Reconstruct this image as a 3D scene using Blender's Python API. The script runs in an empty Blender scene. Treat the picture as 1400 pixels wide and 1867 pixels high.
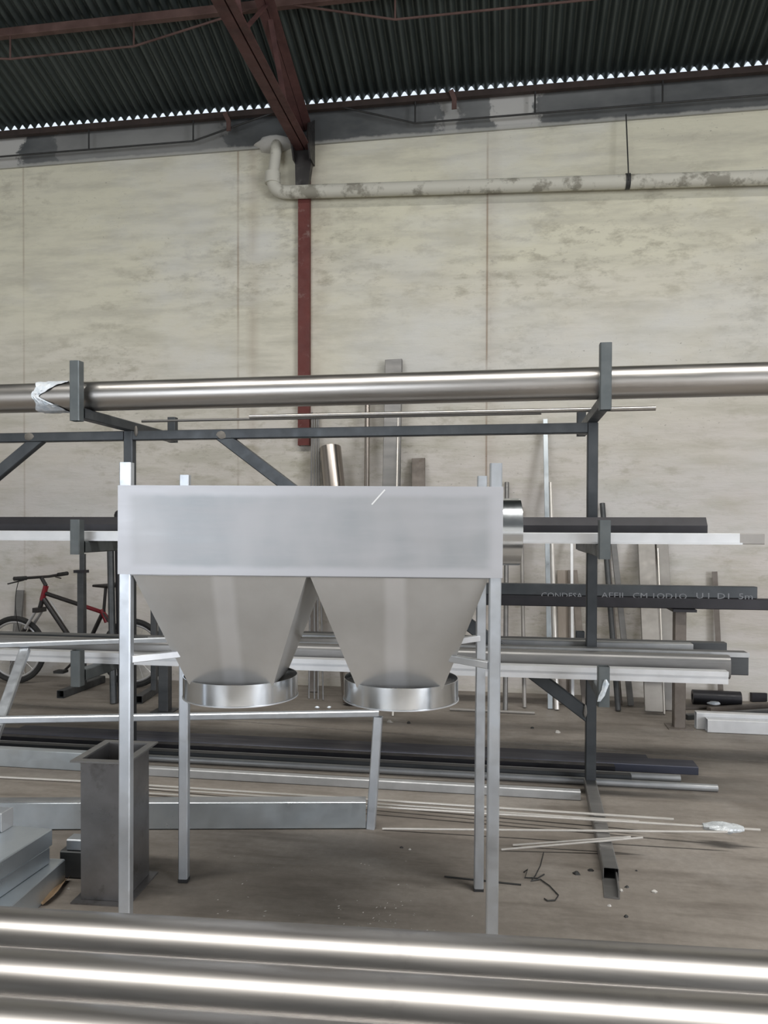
import bpy, math, random
from mathutils import Vector, Matrix, Euler

random.seed(7)
scene = bpy.context.scene
COL = scene.collection

# ---------------------------------------------------------------- camera, world, daylight, exposure
# hall frame: x along the back wall, y towards it, z up; the camera is yawed to the left of the wall's normal
EYE = Vector((0, 0, 1.54)); YAW = math.radians(9.07); PITCH = math.radians(-0.8); ROLL = math.radians(0.15)
F, CY = 1400.0, 979.5
cam_d = bpy.data.cameras.new('camera'); cam = bpy.data.objects.new('camera', cam_d); COL.objects.link(cam)
cam_d.sensor_fit = 'VERTICAL'; cam_d.sensor_height = 36.0; cam_d.lens = 36.0 * F / 1867.0
cam_d.shift_y = (CY - 933.5) / 1867.0
cam_d.clip_start = 0.05
CAM_R = Matrix.Rotation(YAW, 3, 'Z') @ Matrix.Rotation(math.pi / 2 + PITCH, 3, 'X') @ Matrix.Rotation(ROLL, 3, 'Z')
cam.matrix_world = Matrix.Translation(EYE) @ CAM_R.to_4x4()
scene.camera = cam

world = bpy.data.worlds.new('sky'); scene.world = world; world.use_nodes = True
bg = world.node_tree.nodes['Background']
bg.inputs['Color'].default_value = (0.80, 0.88, 1.0, 1); bg.inputs['Strength'].default_value = 0.65


def area(name, loc, rot, sx, sy, power, color):
    d = bpy.data.lights.new(name, 'AREA'); d.shape = 'RECTANGLE'; d.size = sx; d.size_y = sy
    d.energy = power; d.color = color
    o = bpy.data.objects.new(name, d); COL.objects.link(o); o.location = loc; o.rotation_euler = rot
    return o


SLOPE = math.atan(0.32)
area('skylight_daylight', (0.5, 1.25, 7.45), (-SLOPE, 0, 0), 11.0, 0.55, 500, (1.0, 0.965, 0.90))
area('doorway_daylight', (-5.6, -8.75, 2.4), (math.pi / 2, 0, 0), 5.6, 4.6, 190, (0.90, 0.945, 1.0))
area('side_fill_light', (8.35, -3.8, 2.4), (math.pi / 2, 0, math.pi / 2), 6.0, 4.6, 520, (0.93, 0.955, 1.0))  # fill light added from the right to brighten the wall; side opening is unseen
scene.view_settings.view_transform = 'Standard'; scene.view_settings.look = 'None'
scene.view_settings.gamma = 1.0; scene.view_settings.use_curve_mapping = False
scene.view_settings.exposure = 0.72
scene.cycles.max_bounces = 6; scene.cycles.diffuse_bounces = 3; scene.cycles.glossy_bounces = 4
scene.cycles.caustics_reflective = False; scene.cycles.caustics_refractive = False


# ---------------------------------------------------------------- measuring helpers (photo pixel -> point on a plane of the hall)
def ray(px, py):
    return CAM_R @ Vector(((px - 700) / F, -(py - CY) / F, -1.0))


def at_y(px, py, y):
    r = ray(px, py); return EYE + r * ((y - EYE.y) / r.y)


def at_z(px, py, z=0.0):
    r = ray(px, py); return EYE + r * ((z - EYE.z) / r.z)


def cam2hall(X, Y, z=0.0):
    return Vector((math.cos(YAW) * X - math.sin(YAW) * Y, math.sin(YAW) * X + math.cos(YAW) * Y, z))


def V(*a):
    return Vector(a)


# ---------------------------------------------------------------- materials
MATS = {}


def new_mat(name):
    m = bpy.data.materials.new(name); m.use_nodes = True
    nt = m.node_tree; b = nt.nodes['Principled BSDF']
    MATS[name] = m
    return m, nt, b


def N(nt, typ, **kw):
    n = nt.nodes.new(typ)
    for k, v in kw.items():
        if k in n.inputs: n.inputs[k].default_value = v
        else: setattr(n, k, v)
    return n


def ramp(nt, fac, stops):
    r = nt.nodes.new('ShaderNodeValToRGB')
    el = r.color_ramp.elements
    while len(el) < len(stops): el.new(0.5)
    for e, (p, c) in zip(el, stops):
        e.position = p; e.color = (c, c, c, 1) if isinstance(c, (int, float)) else (*c, 1)
    nt.links.new(fac, r.inputs[0])
    return r.outputs[0]


def mixc(nt, fac, a, b, mode='MIX'):
    m = nt.nodes.new('ShaderNodeMix'); m.data_type = 'RGBA'; m.blend_type = mode
    for sock, v in ((m.inputs[0], fac), (m.inputs[6], a), (m.inputs[7], b)):
        if isinstance(v, bpy.types.NodeSocket): nt.links.new(v, sock)
        elif isinstance(v, (int, float)): sock.default_value = v
        else: sock.default_value = (*v, 1)
    return m.outputs[2]


def coords(nt, scale=(1, 1, 1), loc=(0, 0, 0), kind='Object'):
    tc = nt.nodes.new('ShaderNodeTexCoord'); mp = nt.nodes.new('ShaderNodeMapping')
    mp.inputs['Scale'].default_value = scale; mp.inputs['Location'].default_value = loc
    nt.links.new(tc.outputs[kind], mp.inputs[0])
    return mp.outputs[0]


def noise(nt, vec, scale, detail=4, rough=0.55):
    n = N(nt, 'ShaderNodeTexNoise', Scale=scale, Detail=detail, Roughness=rough)
    nt.links.new(vec, n.inputs['Vector']); return n.outputs['Fac']


def metal(name, c1, c2, metallic, rough, rvar=0.1, scale=6.0, stretch=(1, 1, 1), bump=0.0, dirt=None, spec=0.5):
    m, nt, b = new_mat(name)
    v = coords(nt, stretch)
    f = noise(nt, v, scale, 5, 0.6)
    fac = ramp(nt, f, [(0.3, 0.0), (0.7, 1.0)])
    col = mixc(nt, fac, c1, c2)
    if dirt:
        g = noise(nt, coords(nt, (1, 1, 1), (3.1, 1.7, 0.4)), 9.0, 6, 0.65)
        col = mixc(nt, ramp(nt, g, [(0.58, 0.0), (0.72, dirt[1])]), col, dirt[0])
    nt.links.new(col, b.inputs['Base Color'])
    b.inputs['Metallic'].default_value = metallic
    b.inputs['Specular IOR Level'].default_value = spec
    f2 = noise(nt, coords(nt, stretch, (5, 2, 1)), scale * 2.3, 4, 0.6)
    mr = N(nt, 'ShaderNodeMapRange'); nt.links.new(f2, mr.inputs[0])
    mr.inputs[1].default_value = 0.3; mr.inputs[2].default_value = 0.7
    mr.inputs[3].default_value = rough - rvar; mr.inputs[4].default_value = rough + rvar
    nt.links.new(mr.outputs[0], b.inputs['Roughness'])
    if bump:
        bp = N(nt, 'ShaderNodeBump', Strength=bump, Distance=0.01); nt.links.new(f2, bp.inputs['Height'])
        nt.links.new(bp.outputs[0], b.inputs['Normal'])
    return m


metal('galvanized', (0.52, 0.555, 0.60), (0.62, 0.655, 0.70), 0.85, 0.40, 0.08, 8)
metal('galvanized_bright', (0.63, 0.645, 0.665), (0.71, 0.72, 0.74), 0.55, 0.42, 0.06, 8)
metal('galvanized_matte', (0.30, 0.31, 0.32), (0.38, 0.39, 0.40), 0.3, 0.68, 0.05, 8)
metal('galvanized_dull', (0.40, 0.41, 0.42), (0.50, 0.51, 0.52), 0.55, 0.5, 0.08, 8)
metal('galvanized_blue', (0.50, 0.56, 0.61), (0.62, 0.67, 0.71), 0.8, 0.34, 0.08, 4)
metal('sheet_metal', (0.56, 0.575, 0.60), (0.66, 0.67, 0.69), 0.9, 0.47, 0.05, 3.2, (0.6, 1, 1.8))
metal('hopper_metal', (0.74, 0.735, 0.72), (0.83, 0.825, 0.81), 0.8, 0.42, 0.06, 4)
metal('collar_metal', (0.68, 0.72, 0.76), (0.78, 0.81, 0.84), 1.0, 0.19, 0.05, 5)
metal('stainless', (0.50, 0.48, 0.46), (0.58, 0.56, 0.54), 1.0, 0.34, 0.05, 5, (0.25, 3, 3))
metal('stainless_front', (0.37, 0.355, 0.345), (0.44, 0.425, 0.415), 1.0, 0.33, 0.03, 5, (0.2, 3, 3), dirt=((0.22, 0.21, 0.21), 0.35))
metal('stainless_tube', (0.36, 0.325, 0.30), (0.43, 0.395, 0.365), 1.0, 0.27, 0.015, 1.5, (1, 1, 0.3))
metal('rack_steel', (0.058, 0.065, 0.073), (0.088, 0.096, 0.104), 0.55, 0.46, 0.08, 6, bump=0.05)
metal('rack_stop_steel', (0.10, 0.115, 0.12), (0.14, 0.155, 0.16), 0.45, 0.5, 0.08, 9)
metal('black_steel', (0.022, 0.022, 0.026), (0.035, 0.034, 0.04), 0.35, 0.42, 0.08, 5)
metal('navy_shadow_steel', (0.035, 0.04, 0.065), (0.06, 0.065, 0.09), 0.45, 0.45, 0.1, 3, (0.3, 2, 2))  # steel whose navy tint paints in the shadow among the floor bars
metal('mill_steel', (0.06, 0.065, 0.07), (0.11, 0.115, 0.12), 0.5, 0.45, 0.1, 4, (0.4, 2, 2))
metal('grey_steel', (0.18, 0.18, 0.18), (0.26, 0.255, 0.25), 0.6, 0.42, 0.1, 4, (0.4, 2, 2))
metal('duct_steel', (0.17, 0.165, 0.165), (0.27, 0.265, 0.27), 0.75, 0.34, 0.08, 4, dirt=((0.07, 0.06, 0.055), 0.5))
metal('brown_steel', (0.14, 0.12, 0.105), (0.22, 0.195, 0.175), 0.4, 0.5, 0.1, 5, dirt=((0.10, 0.065, 0.045), 0.6))
metal('light_strip', (0.28, 0.265, 0.25), (0.36, 0.345, 0.325), 0.4, 0.5, 0.08, 5)
metal('pale_board', (0.42, 0.36, 0.31), (0.50, 0.44, 0.385), 0.0, 0.7, 0.08, 5, (4, 4, 0.5))
metal('red_oxide', (0.105, 0.022, 0.018), (0.15, 0.036, 0.029), 0.0, 0.6, 0.1, 7, dirt=((0.34, 0.27, 0.24), 0.55))
metal('truss_paint', (0.05, 0.018, 0.017), (0.10, 0.042, 0.038), 0.0, 0.7, 0.1, 7)
metal('eave_paint', (0.03, 0.021, 0.018), (0.06, 0.04, 0.034), 0.0, 0.75, 0.1, 5)
metal('purlin_paint', (0.07, 0.036, 0.03), (0.15, 0.088, 0.075), 0.0, 0.75, 0.1, 5)
metal('rod_iron', (0.03, 0.03, 0.03), (0.05, 0.05, 0.048), 0.3, 0.6, 0.1, 7)
metal('bright_rod', (0.70, 0.67, 0.63), (0.80, 0.77, 0.73), 0.6, 0.36, 0.05, 7)
metal('weld', (0.15, 0.14, 0.125), (0.22, 0.205, 0.185), 0.3, 0.6, 0.1, 30)
metal('rubber', (0.018, 0.018, 0.019), (0.03, 0.03, 0.03), 0.0, 0.75, 0.1, 12)
metal('bike_black', (0.015, 0.013, 0.013), (0.025, 0.022, 0.022), 0.0, 0.4, 0.1, 9)
metal('bike_red', (0.17, 0.010, 0.018), (0.24, 0.016, 0.026), 0.0, 0.35, 0.05, 9)
metal('bike_silver', (0.55, 0.55, 0.56), (0.66, 0.66, 0.67), 0.7, 0.35, 0.05, 9)
metal('foil', (0.50, 0.58, 0.66), (0.86, 0.89, 0.92), 0.1, 0.38, 0.1, 26, bump=0.5)
metal('clear_wrap', (0.42, 0.45, 0.47), (0.62, 0.65, 0.67), 0.1, 0.25, 0.1, 20, bump=0.4)
metal('cardboard', (0.34, 0.23, 0.14), (0.42, 0.30, 0.19), 0.0, 0.8, 0.05, 8)
metal('chip', (0.38, 0.36, 0.33), (0.55, 0.53, 0.5), 0.2, 0.5, 0.1, 20)
metal('stencil_ink', (0.15, 0.16, 0.18), (0.26, 0.27, 0.29), 0.0, 0.7, 0.05, 40)
metal('scratch', (0.86, 0.86, 0.87), (0.9, 0.9, 0.91), 0.5, 0.4, 0.02, 10)


def mul(nt, a, b):
    m_ = N(nt, 'ShaderNodeMath', operation='MULTIPLY')
    for s_, v in ((m_.inputs[0], a), (m_.inputs[1], b)):
        if isinstance(v, (int, float)): s_.default_value = v
        else: nt.links.new(v, s_)
    return m_.outputs[0]


def plaster():
    m, nt, b = new_mat('wall_plaster')
    # lime-washed masonry: greenish cream above, greyer and pinker below, courses showing as flat streaks
    c0 = noise(nt, coords(nt, (0.35, 1, 1.5)), 1.3, 6, 0.6)
    streak = noise(nt, coords(nt, (0.55, 1, 3.2), (2, 0, 5)), 2.6, 7, 0.62)
    fine = noise(nt, coords(nt, (1, 1, 2.2), (8, 3, 1)), 11, 6, 0.65)
    sep = N(nt, 'ShaderNodeSeparateXYZ')
    nt.links.new(coords(nt), sep.inputs[0])
    hz = N(nt, 'ShaderNodeMapRange'); nt.links.new(sep.outputs[2], hz.inputs[0])
    hz.inputs[1].default_value = 1.6; hz.inputs[2].default_value = 4.4
    wob = N(nt, 'ShaderNodeMath', operation='MULTIPLY_ADD'); nt.links.new(c0, wob.inputs[0])
    wob.inputs[1].default_value = 0.9; wob.inputs[2].default_value = -0.45
    add = N(nt, 'ShaderNodeMath', operation='ADD', use_clamp=True)
    nt.links.new(hz.outputs[0], add.inputs[0]); nt.links.new(wob.outputs[0], add.inputs[1])
    base = mixc(nt, add.outputs[0], (0.68, 0.64, 0.61), (0.71, 0.685, 0.55))
    grit = noise(nt, coords(nt, (0.8, 1, 1.9), (6, 1, 3)), 5.5, 8, 0.7)
    zone = noise(nt, coords(nt, (0.7, 1, 1.0), (5, 5, 1)), 0.75, 4, 0.55)
    base = mixc(nt, ramp(nt, streak, [(0.44, 0.0), (0.64, 0.6)]), base, (0.50, 0.48, 0.40))
    base = mixc(nt, mul(nt, ramp(nt, grit, [(0.50, 0.0), (0.66, 0.75)]), ramp(nt, zone, [(0.42, 0.1), (0.60, 1.0)])), base, (0.40, 0.375, 0.295))
    base = mixc(nt, mul(nt, ramp(nt, fine, [(0.60, 0.0), (0.70, 0.5)]), ramp(nt, zone, [(0.50, 0.0), (0.62, 1.0)])), base, (0.30, 0.28, 0.235))
    base = mixc(nt, ramp(nt, noise(nt, coords(nt, (0.5, 1, 0.9), (1, 1, 9)), 1.0, 5, 0.6), [(0.48, 0.0), (0.66, 0.55)]), base, (0.70, 0.705, 0.70))
    # rust runs below the roof bolts: narrow vertical lines with a faint halo
    for x, w, s in ((-4.89, 0.009, 0.4), (-2.60, 0.010, 0.6), (-2.45, 0.05, 0.25), (-0.19, 0.009, 0.75), (-0.16, 0.07, 0.16), (-1.80, 0.10, 0.2)):
        d = N(nt, 'ShaderNodeMath', operation='SUBTRACT'); nt.links.new(sep.outputs[0], d.inputs[0]); d.inputs[1].default_value = x
        a = N(nt, 'ShaderNodeMath', operation='ABSOLUTE'); nt.links.new(d.outputs[0], a.inputs[0])
        mr = N(nt, 'ShaderNodeMapRange'); nt.links.new(a.outputs[0], mr.inputs[0])
        mr.inputs[1].default_value = 0.0; mr.inputs[2].default_value = w * 1.6
        mr.inputs[3].default_value = s; mr.inputs[4].default_value = 0.0
        nz = ramp(nt, noise(nt, coords(nt, (1, 1, 0.6), (x, 0, 0)), 3.0, 4), [(0.34, 0.15), (0.6, 1.0)])
        mu = N(nt, 'ShaderNodeMath', operation='MULTIPLY'); nt.links.new(mr.outputs[0], mu.inputs[0]); nt.links.new(nz, mu.inputs[1])
        base = mixc(nt, mu.outputs[0], base, (0.25, 0.16, 0.10))
    # flaked patches with dark specks low on the right
    pn = noise(nt, coords(nt, (1, 1, 1.6), (4, 4, 2)), 24, 4, 0.7)
    area_n = noise(nt, coords(nt, (0.6, 1, 1), (7, 2, 3)), 0.9, 3)
    pm = N(nt, 'ShaderNodeMath', operation='MULTIPLY')
    nt.links.new(ramp(nt, pn, [(0.64, 0.0), (0.70, 1.0)]), pm.inputs[0]); nt.links.new(ramp(nt, area_n, [(0.5, 0.0), (0.62, 0.75)]), pm.inputs[1])
    base = mixc(nt, pm.outputs[0], base, (0.20, 0.185, 0.16))
    nt.links.new(base, b.inputs['Base Color']); b.inputs['Roughness'].default_value = 0.85
    b.inputs['Specular IOR Level'].default_value = 0.2
    bp = N(nt, 'ShaderNodeBump', Strength=0.35, Distance=0.03); nt.links.new(streak, bp.inputs['Height'])
    bp2 = N(nt, 'ShaderNodeBump', Strength=0.25, Distance=0.01); nt.links.new(fine, bp2.inputs['Height'])
    nt.links.new(bp.outputs[0], bp2.inputs['Normal']); nt.links.new(bp2.outputs[0], b.inputs['Normal'])


def concrete():
    m, nt, b = new_mat('floor_concrete')
    big = noise(nt, coords(nt, (0.7, 1.3, 1)), 1.1, 6, 0.6)
    mid = noise(nt, coords(nt, (0.5, 2.2, 1), (3, 1, 0)), 3.6, 7, 0.65)
    fine = noise(nt, coords(nt, (1, 1, 1), (1, 5, 0)), 26, 5, 0.7)
    base = mixc(nt, ramp(nt, big, [(0.32, 0.0), (0.68, 1.0)]), (0.195, 0.172, 0.15), (0.35, 0.318, 0.285))
    base = mixc(nt, ramp(nt, mid, [(0.48, 0.0), (0.72, 0.7)]), base, (0.115, 0.098, 0.082))
    base = mixc(nt, ramp(nt, noise(nt, coords(nt, (1, 1, 1), (9, 9, 0)), 1.7, 5, 0.6), [(0.56, 0.0), (0.7, 0.4)]), base, (0.40, 0.375, 0.35))
    base = mixc(nt, ramp(nt, fine, [(0.35, 0.0), (0.75, 0.35)]), base, (0.12, 0.107, 0.095))
    nt.links.new(base, b.inputs['Base Color'])
    mr = N(nt, 'ShaderNodeMapRange'); nt.links.new(mid, mr.inputs[0])
    mr.inputs[3].default_value = 0.42; mr.inputs[4].default_value = 0.72
    nt.links.new(mr.outputs[0], b.inputs['Roughness'])
    b.inputs['Specular IOR Level'].default_value = 0.35
    bp = N(nt, 'ShaderNodeBump', Strength=0.2, Distance=0.006); nt.links.new(fine, bp.inputs['Height'])
    nt.links.new(bp.outputs[0], b.inputs['Normal'])


def simple(name, c, rough=0.8, c2=None, scale=3.0, stops=(0.45, 0.6)):
    m, nt, b = new_mat(name)
    f = noise(nt, coords(nt), scale, 6, 0.65)
    nt.links.new(mixc(nt, ramp(nt, f, [(stops[0], 0.0), (stops[1], 1.0)]), c, c2 or tuple(x * 1.15 for x in c)), b.inputs['Base Color'])
    b.inputs['Roughness'].default_value = rough
    return m


plaster(); concrete()


def axis_mask(nt, sock, c, half, soft):
    d = N(nt, 'ShaderNodeMath', operation='SUBTRACT'); nt.links.new(sock, d.inputs[0]); d.inputs[1].default_value = c
    a = N(nt, 'ShaderNodeMath', operation='ABSOLUTE'); nt.links.new(d.outputs[0], a.inputs[0])
    mr = N(nt, 'ShaderNodeMapRange', interpolation_type='SMOOTHSTEP'); nt.links.new(a.outputs[0], mr.inputs[0])
    mr.inputs[1].default_value = half - soft; mr.inputs[2].default_value = half + soft
    mr.inputs[3].default_value = 1.0; mr.inputs[4].default_value = 0.0
    return mr.outputs[0]


def wobble(nt, sock, amt, seed):
    f = noise(nt, coords(nt, (1, 1, 1), (seed, seed * 2, 1)), 7, 4, 0.6)
    m_ = N(nt, 'ShaderNodeMath', operation='MULTIPLY_ADD'); nt.links.new(f, m_.inputs[0]); m_.inputs[1].default_value = amt
    nt.links.new(sock, m_.inputs[2]); return m_.outputs[0]


def front_sheet():
    # sheet with lighter margins and a darker field inside
    m, nt, b = new_mat('front_sheet')
    sep = N(nt, 'ShaderNodeSeparateXYZ'); nt.links.new(coords(nt), sep.inputs[0])
    inside = mul(nt, axis_mask(nt, wobble(nt, sep.outputs[0], 0.03, 2), 0.015, 0.615, 0.022), axis_mask(nt, wobble(nt, sep.outputs[2], 0.018, 5), 1.531, 0.122, 0.012))
    streak = noise(nt, coords(nt, (0.9, 1, 7), (2, 1, 1)), 3.0, 6, 0.6)
    blot = noise(nt, coords(nt, (2.2, 1, 1.2), (0.4, 3, 7)), 1.5, 4, 0.5)
    dull = mixc(nt, ramp(nt, blot, [(0.38, 0.0), (0.62, 1.0)]), (0.37, 0.39, 0.41), (0.46, 0.465, 0.48))
    dull = mixc(nt, ramp(nt, streak, [(0.4, 0.0), (0.7, 0.55)]), dull, (0.50, 0.50, 0.52))
    nt.links.new(mixc(nt, inside, (0.53, 0.535, 0.56), dull), b.inputs['Base Color'])
    b.inputs['Metallic'].default_value = 0.85
    mr = N(nt, 'ShaderNodeMapRange'); nt.links.new(streak, mr.inputs[0]); mr.inputs[3].default_value = 0.40; mr.inputs[4].default_value = 0.58
    nt.links.new(mr.outputs[0], b.inputs['Roughness'])


def funnel_sheet():
    # mill-finish sheet with a reflection painted as a paler band down the middle of the face
    m, nt, b = new_mat('funnel_sheet')
    sep = N(nt, 'ShaderNodeSeparateXYZ'); nt.links.new(coords(nt), sep.inputs[0])
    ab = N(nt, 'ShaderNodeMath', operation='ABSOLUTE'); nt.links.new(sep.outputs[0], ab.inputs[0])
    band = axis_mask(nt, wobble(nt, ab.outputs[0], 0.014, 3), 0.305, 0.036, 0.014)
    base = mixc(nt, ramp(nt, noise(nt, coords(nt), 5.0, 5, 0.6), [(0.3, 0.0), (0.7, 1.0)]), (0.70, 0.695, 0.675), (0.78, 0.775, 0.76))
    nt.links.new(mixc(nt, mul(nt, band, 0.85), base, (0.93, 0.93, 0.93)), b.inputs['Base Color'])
    b.inputs['Metallic'].default_value = 0.8
    mr = N(nt, 'ShaderNodeMapRange'); nt.links.new(noise(nt, coords(nt, (1, 1, 1), (3, 3, 3)), 9, 4), mr.inputs[0])
    mr.inputs[3].default_value = 0.34; mr.inputs[4].default_value = 0.5
    nt.links.new(mr.outputs[0], b.inputs['Roughness'])


def ring_beam():
    m, nt, b = new_mat('ring_beam_concrete')
    sep = N(nt, 'ShaderNodeSeparateXYZ'); nt.links.new(coords(nt), sep.inputs[0])
    base = mixc(nt, ramp(nt, noise(nt, coords(nt, (0.5, 1, 1)), 1.2, 5, 0.6), [(0.38, 0.0), (0.62, 1.0)]), (0.085, 0.09, 0.092), (0.21, 0.215, 0.21))
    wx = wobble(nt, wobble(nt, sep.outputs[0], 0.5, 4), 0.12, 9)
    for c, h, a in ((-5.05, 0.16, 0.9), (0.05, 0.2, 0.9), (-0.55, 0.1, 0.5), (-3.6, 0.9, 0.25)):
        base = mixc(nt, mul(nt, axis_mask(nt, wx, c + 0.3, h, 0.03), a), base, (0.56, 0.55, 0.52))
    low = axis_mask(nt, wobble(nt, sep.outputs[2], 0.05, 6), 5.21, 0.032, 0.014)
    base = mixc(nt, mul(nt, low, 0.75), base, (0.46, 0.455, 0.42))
    nt.links.new(base, b.inputs['Base Color']); b.inputs['Roughness'].default_value = 0.85


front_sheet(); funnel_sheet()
simple('hall_plaster', (0.55, 0.54, 0.51), 0.9)
ring_beam()
simple('wall_pipe_paint', (0.60, 0.585, 0.51), 0.7, (0.30, 0.285, 0.235), 4.0, (0.52, 0.60))
simple('roof_back', (0.05, 0.055, 0.055), 0.7)
metal('roof_sheet', (0.038, 0.050, 0.049), (0.078, 0.094, 0.091), 0.5, 0.42, 0.1, 2.0, (4, 0.4, 1))
simple('dirt_ground', (0.5, 0.48, 0.44), 0.95)


# ---------------------------------------------------------------- mesh helpers
class MB:
    def __init__(self): self.v = []; self.f = []

    def add(self, v, f):
        o = len(self.v); self.v += [Vector(p) for p in v]; self.f += [tuple(i + o for i in q) for q in f]; return self

    def box(self, a, b):
        (x0, y0, z0), (x1, y1, z1) = a, b
        return self.add([(x0, y0, z0), (x1, y0, z0), (x1, y1, z0), (x0, y1, z0), (x0, y0, z1), (x1, y0, z1), (x1, y1, z1), (x0, y1, z1)],
                        [(0, 3, 2, 1), (4, 5, 6, 7), (0, 1, 5, 4), (1, 2, 6, 5), (2, 3, 7, 6), (3, 0, 4, 7)])

    def prism(self, p0, p1, outer, inner=None, up=None):
        return self.sweep([p0, p1], outer, inner, up)

    def sweep(self, path, outer, inner=None, up=None, scales=None):
        path = [Vector(p) for p in path]
        n = len(outer); rings = []; prev_up = Vector(up) if up else None
        for i, p in enumerate(path):
            if i == 0: d = path[1] - path[0]
            elif i == len(path) - 1: d = path[-1] - path[-2]
            else: d = (path[i + 1] - p).normalized() + (p - path[i - 1]).normalized()
            d.normalize()
            if prev_up is None: prev_up = Vector((0, 0, 1)) if abs(d.z) < 0.9 else Vector((0, -1, 0))
            s = d.cross(prev_up)
            if s.length < 1e-4: s = d.cross(Vector((0.3, 1, 0.2)))
            s.normalize(); u = s.cross(d).normalized(); prev_up = u
            k = scales[i] if scales else 1.0
            # widen the section at a bend so that the tube keeps its gauge
            rings.append((p, s * k, u * k))
        vs, fs = [], []
        for (p, s, u) in rings: vs += [p + s * a + u * b for a, b in outer]
        m = len(path)
        for i in range(m - 1):
            for j in range(n):
                k = (j + 1) % n
                fs.append((i * n + j, i * n + k, (i + 1) * n + k, (i + 1) * n + j))
        if inner:
            o = m * n
            for (p, s, u) in (rings[0], rings[-1]): vs += [p + s * a + u * b for a, b in inner]
            for j in range(n):
                k = (j + 1) % n
                fs.append((o + k, o + j, o + n + j, o + n + k))
                fs.append((j, o + j, o + k, k))
                l = (m - 1) * n
                fs.append((l + k, o + n + k, o + n + j, l + j))
        else:
            fs.append(tuple(reversed(range(n)))); l = (m - 1) * n; fs.append(tuple(l + j for j in range(n)))
        return self.add(vs, fs)

    def loft(self, rings, cap=True):
        n = len(rings[0]); vs = [p for r in rings for p in r]; fs = []
        for i in range(len(rings) - 1):
            for j in range(n):
                k = (j + 1) % n; fs.append((i * n + j, i * n + k, (i + 1) * n + k, (i + 1) * n + j))
        if cap:
            fs.append(tuple(reversed(range(n)))); l = (len(rings) - 1) * n; fs.append(tuple(l + j for j in range(n)))
        return self.add(vs, fs)


def circ(r, n=24): return [(r * math.cos(2 * math.pi * i / n), r * math.sin(2 * math.pi * i / n)) for i in range(n)]


def rect(w, h, r=0.004, seg=None):
    seg = seg or (1 if r < 0.01 else 6)
    pts = []
    for cx, cy, a0 in ((w / 2 - r, h / 2 - r, 0), (-w / 2 + r, h / 2 - r, 90), (-w / 2 + r, -h / 2 + r, 180), (w / 2 - r, -h / 2 + r, 270)):
        for i in range(seg + 1):
            a = math.radians(a0 + 90 * i / seg); pts.append((cx + r * math.cos(a), cy + r * math.sin(a)))
    return pts


def rtube(p0, p1, w, h, t=0.003, r=0.005, up=None, mb=None):
    return (mb or MB()).prism(p0, p1, rect(w, h, r), rect(w - 2 * t, h - 2 * t, max(r - t, 0.001)), up)


def ctube(p0, p1, r, t=0.003, n=28, mb=None):
    return (mb or MB()).prism(p0, p1, circ(r, n), circ(r - t, n))


def rod(p0, p1, r, n=10, mb=None):
    return (mb or MB()).prism(p0, p1, circ(r, n))


def angle_prof(w, h, t):  # L section, corner at lower left, flanges to the right and up
    return [(-w / 2, -h / 2), (w / 2, -h / 2), (w / 2, -h / 2 + t), (-w / 2 + t, -h / 2 + t), (-w / 2 + t, h / 2), (-w / 2, h / 2)]


def chan_prof(w, h, t):  # U section open to the left
    return [(-w / 2, -h / 2), (w / 2, -h / 2), (w / 2, h / 2), (-w / 2, h / 2), (-w / 2, h / 2 - t), (w / 2 - t, h / 2 - t), (w / 2 - t, -h / 2 + t), (-w / 2, -h / 2 + t)]


def bez(p0, c, p1, n=8):
    p0, c, p1 = Vector(p0), Vector(c), Vector(p1)
    return [p0 * (1 - t) ** 2 + c * 2 * t * (1 - t) + p1 * t * t for t in [i / n for i in range(n + 1)]]


def mesh_of(name, mb, sharp=35):
    me = bpy.data.meshes.new(name); me.from_pydata([tuple(p) for p in mb.v], [], mb.f); me.validate()
    import bmesh
    bm = bmesh.new(); bm.from_mesh(me); bmesh.ops.recalc_face_normals(bm, faces=bm.faces); bm.to_mesh(me); bm.free()
    for p in me.polygons: p.use_smooth = True
    me.set_sharp_from_angle(angle=math.radians(sharp))
    return me


def tag(o, label=None, cat=None, group=None, kind=None):
    if label: o['label'] = label
    if cat: o['category'] = cat
    if group: o['group'] = group
    if kind: o['kind'] = kind
    return o


def solid(name, mb, mat, label=None, cat=None, group=None, kind=None, sharp=35):
    """a top-level thing that is one mesh; origin at the middle of its base"""
    lo = [min(p[i] for p in mb.v) for i in range(3)]; hi = [max(p[i] for p in mb.v) for i in range(3)]
    c = Vector(((lo[0] + hi[0]) / 2, (lo[1] + hi[1]) / 2, lo[2]))
    for p in mb.v: p -= c
    o = bpy.data.objects.new(name, mesh_of(name, mb, sharp)); COL.objects.link(o); o.location = c
    o.data.materials.append(MATS[mat]); return tag(o, label, cat, group, kind)


def setting(name, mb, mat):
    o = bpy.data.objects.new(name, mesh_of(name, mb)); COL.objects.link(o); o.data.materials.append(MATS[mat])
    o['kind'] = 'structure'; return o


def thing(name, label, cat, loc=(0, 0, 0), rot=(0, 0, 0), group=None):
    o = bpy.data.objects.new(name, None); COL.objects.link(o); o.empty_display_size = 0.1
    o.location = loc; o.rotation_euler = rot; return tag(o, label, cat, group)


def root_of(o):
    while o.parent: o = o.parent
    return o


def part(name, mb, mat, parent, world=True, label=None, sharp=35, kind=None):
    """a part of a thing; vertices are given in hall coordinates (world) or in the thing's own frame"""
    if world:
        r = root_of(parent); inv = (Matrix.Translation(r.location) @ r.rotation_euler.to_matrix().to_4x4()).inverted()
        mb.v = [inv @ p for p in mb.v]
    me = mesh_of(name, mb, sharp)
    o = bpy.data.objects.new(name, me); COL.objects.link(o); o.parent = parent
    me.materials.append(MATS[mat])
    if label: o['label'] = label
    if kind: o['kind'] = kind
    return o


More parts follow.
